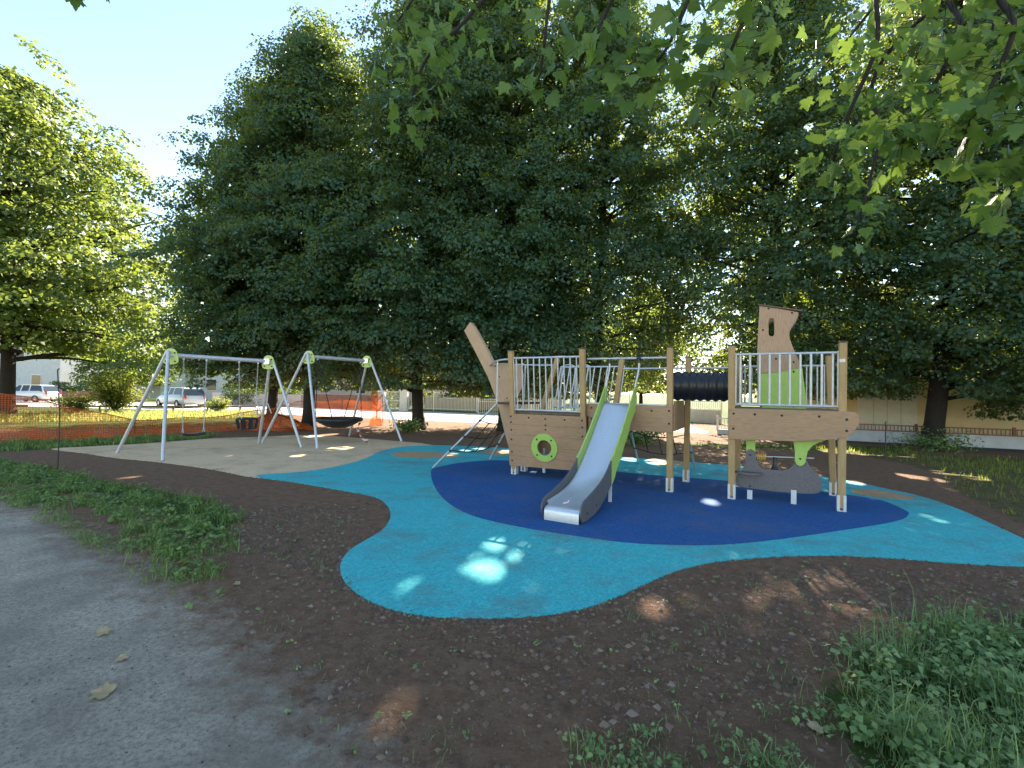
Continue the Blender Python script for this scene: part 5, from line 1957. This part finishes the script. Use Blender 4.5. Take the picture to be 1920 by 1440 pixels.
# left property across the road
G1, G2 = flatp(745, 770, 36.0), flatp(758, 770, 35.8)
for (u0, u1, y0, y1, lb) in ((765, 812, 35.5, 34.6, 'short run of white railings between the gate pillar and the linden trunk'), (812, 893, 34.6, 33.0, 'white metal railings in front of the ochre house'), (940, 1180, 32.5, 29.5, 'white railings seen under the ship behind the slide')):
    fence(flatp(u0, 770, y0), flatp(u1, 770, y1), 0.15, 1.45, lb)
fence(flatp(722, 770, 36.5), flatp(752, 770, 35.9), 0.08, 1.45, 'white double gate with upright bars left of the linden trunk', 0.13, 3, None, 'metal_gate', 'gate', (0.03, 0.5, 0.95))
fence(flatp(896, 770, 33.0), flatp(936, 770, 32.6), 0.05, 1.55, 'white barred gate just left of the ship prow', 0.14, 3, None, 'metal_gate', 'gate', (0.03, 0.55, 0.95))
for (u, Y, lb) in ((757, 35.6, 'white gate pillar beside the double gate'), (716, 36.4, 'white gate pillar behind the bunched orange netting')):
    p = flatp(u, 770, Y)
    mb = MB()
    mb.box((-0.28, -0.28, 0), (0.28, 0.28, 1.55))
    o = thing('gate_pillar', lb, 'pillar', p)
    mb.build('shaft', M['white'], o)
    mb = MB()
    mb.box((-0.33, -0.33, 1.55), (0.33, 0.33, 1.64))
    mb.build('pillar_cap', M['white'], o)
wall('garden_wall', flatp(570, 770, 40), flatp(712, 770, 36.6), 1.1, 0.25, M['brickred'], 'low red-brown garden wall behind the nest swing')
wall('garden_wall', flatp(60, 760, 47), flatp(268, 760, 45), 0.85, 0.25, M['brickred'], 'low reddish wall beyond the road between the cars')
wall('garden_wall', flatp(400, 760, 44), flatp(566, 770, 40.4), 1.0, 0.25, M['render_p'], 'pinkish low wall beyond the road behind the toddler swing')
fence(flatp(1292, 790, 27.5), flatp(1352, 790, 26.3), 0.75, 0.55, 'white railing on a grey wall seen under the tunnel', 0.12, 2)
wall('garden_wall', flatp(1292, 790, 27.6), flatp(1352, 790, 26.4), 0.72, 0.2, M['concrete'], 'grey garden wall seen under the tunnel')

# right property: low wall with railings
RW = [Vector((8.6, 19.4, 0)), Vector((12.2, 17.75, 0)), Vector((16.8, 15.5, 0)), Vector((30, 8.7, 0))]
for a, b, lb, lb2 in ((RW[0], RW[1], 'low pale wall under the railings right of the stern', 'sunlit white railings on the wall right of the stern'), (RW[1], RW[2], 'low white wall behind the thick linden trunk', 'low brown railings above the white wall behind the thick linden trunk'), (RW[2], RW[3], 'white wall running out of the right edge', 'low brown railings on the white wall at the right edge')):
    first = a is RW[0]
    wall('boundary_wall', a, b, 0.16 if first else 0.36, 0.22, M['concrete'], lb)
    fence(a, b, 0.21 if first else 0.41, 0.50 if first else 0.24, lb2, 0.11, 2.2, None if first else M['brickred'])


def house(label, a, b, depth, h, wm, roof=True, wins=(), rh=1.6, name='house'):
    """a, b: ends of the facade towards the camera; wins: (x fraction, z, w, h)"""
    a, b = Vector(a), Vector(b)
    Lw = (b - a).length
    root = thing(name, label, 'building', (a.x, a.y, 0), math.atan2(b.y - a.y, b.x - a.x))
    mb = MB()
    mb.box((0, 0, 0), (Lw, depth, h))
    mb.build('wall', wm, root)
    mb = MB()
    if roof:
        e = 0.5
        mb.add([(-e, -e, h), (Lw + e, -e, h), (Lw + e, depth + e, h), (-e, depth + e, h), (0.5, depth / 2, h + rh), (Lw - 0.5, depth / 2, h + rh)], [(0, 1, 5, 4), (2, 3, 4, 5), (1, 2, 5), (3, 0, 4), (0, 3, 2, 1)])
        mb.build('roof', M['tile'], root)
    else:
        mb.box((-0.1, -0.1, h), (Lw + 0.1, depth + 0.1, h + 0.2))
        mb.build('roof', M['concrete'], root)
    for (fx, z, w, hh, kind) in wins:
        x = Lw * fx
        m = MB()
        m.box((x - w / 2 - 0.08, -0.05, z - 0.08), (x + w / 2 + 0.08, -0.003, z + hh + 0.08))
        wf = m.build('window' if kind != 'panel' else 'shutter_panel', M['white'], root)
        if kind == 'panel':
            k = max(2, int(w / 0.45))
            for i in range(1, k):
                m = MB()
                xx = x - w / 2 + w * i / k
                m.box((xx - 0.012, -0.056, z - 0.05), (xx + 0.012, -0.051, z + hh + 0.05))
                m.build('seam', M['concrete'], wf)
        else:
            m = MB()
            m.box((x - w / 2, -0.056, z), (x + w / 2, -0.051, z + hh))
            m.build('pane' if kind == 'w' else 'shutter', M['winglass'] if kind == 'w' else M['shutter'], wf)
    return root


house('cream coloured building behind the wall on the right with a white panelled front', (12.6, 21.6, 0), (30, 15.2, 0), 9, 5.2, M['render_c'], False, ((0.215, 0.1, 1.95, 1.9, 'panel'), (0.42, 1.4, 1.0, 1.4, 's'), (0.65, 1.4, 1.0, 1.4, 's')))
house('ochre house behind the white railings left of the prow', flatp(795, 770, 42), flatp(1010, 770, 38), 8, 4.6, M['render_y'], True, ((0.25, 1.0, 1.0, 1.3, 's'), (0.6, 1.0, 1.0, 1.3, 's')))
house('pale pinkish house behind the red-brown garden wall', flatp(560, 770, 50), flatp(730, 770, 46), 8, 4.2, M['render_p'], True, ((0.3, 1.2, 1.1, 1.2, 'w'), (0.7, 1.2, 1.1, 1.2, 'w')))
house('pale grey house at the far left above the white car', flatp(-60, 770, 60), flatp(110, 770, 58), 9, 7.2, M['render_g'], True, ((0.55, 4.4, 1.6, 1.3, 's'), (0.75, 1.2, 1.4, 1.5, 'w'), (0.25, 1.2, 1.4, 1.5, 's')))
house('grey-white house between the shrub and the silver car', flatp(215, 770, 62), flatp(300, 770, 60), 9, 5.0, M['render_g'], True, ((0.4, 1.5, 1.4, 1.3, 'w'),))
house('bluish grey building above the silver car', flatp(345, 770, 58), flatp(450, 770, 55), 9, 4.0, M['render_g'], False, ((0.5, 1.2, 1.5, 1.3, 'w'),))


def hedge(label, a, b, h, th, n, mat, seed):
    a, b = Vector(a), Vector(b)
    rng = np.random.default_rng(seed)
    Lh = (b - a).length
    root = thing('hedge', label, 'hedge', (a.x, a.y, 0), math.atan2(b.y - a.y, b.x - a.x))
    C_ = np.column_stack([rng.uniform(0, Lh, n), rng.uniform(-th, th, n) * 0.5, h * rng.uniform(0.02, 1, n) ** 0.7])
    C_[:, 2] *= 1 + 0.12 * np.sin(C_[:, 0] * 1.7) + 0.08 * np.sin(C_[:, 0] * 4.1)
    Nn = rng.normal(size=(n, 3)) * 0.6 + np.array([0, -0.3, 0.8])
    co, f = leaves(C_, Nn, 0.16, rng)
    np_mesh('foliage', co, f, mat, root, rng.uniform(0, 1, n))
    mb = MB()
    for i in range(int(Lh / 0.6)):
        x = 0.3 + i * 0.6
        mb.tube([(x, 0, 0), (x + 0.05, 0, h * 0.7)], [0.03, 0.01], 5)
    mb.build('stem', M['bark'], root, fix=False)


hedge('dark hedge beyond the road above the reddish wall', flatp(96, 760, 48.5), flatp(235, 760, 47), 1.7, 0.9, 5000, M['leaf_lime'], 71)
hedge('green hedge above the pinkish low wall behind the toddler swing', flatp(420, 760, 43), flatp(575, 760, 41.5), 1.9, 0.9, 5000, M['leaf_lime'], 72)
hedge('yellow-green hedge behind the white double gate', flatp(700, 760, 39), flatp(790, 760, 37.5), 2.1, 0.9, 3500, M['leaf_bush'], 73)
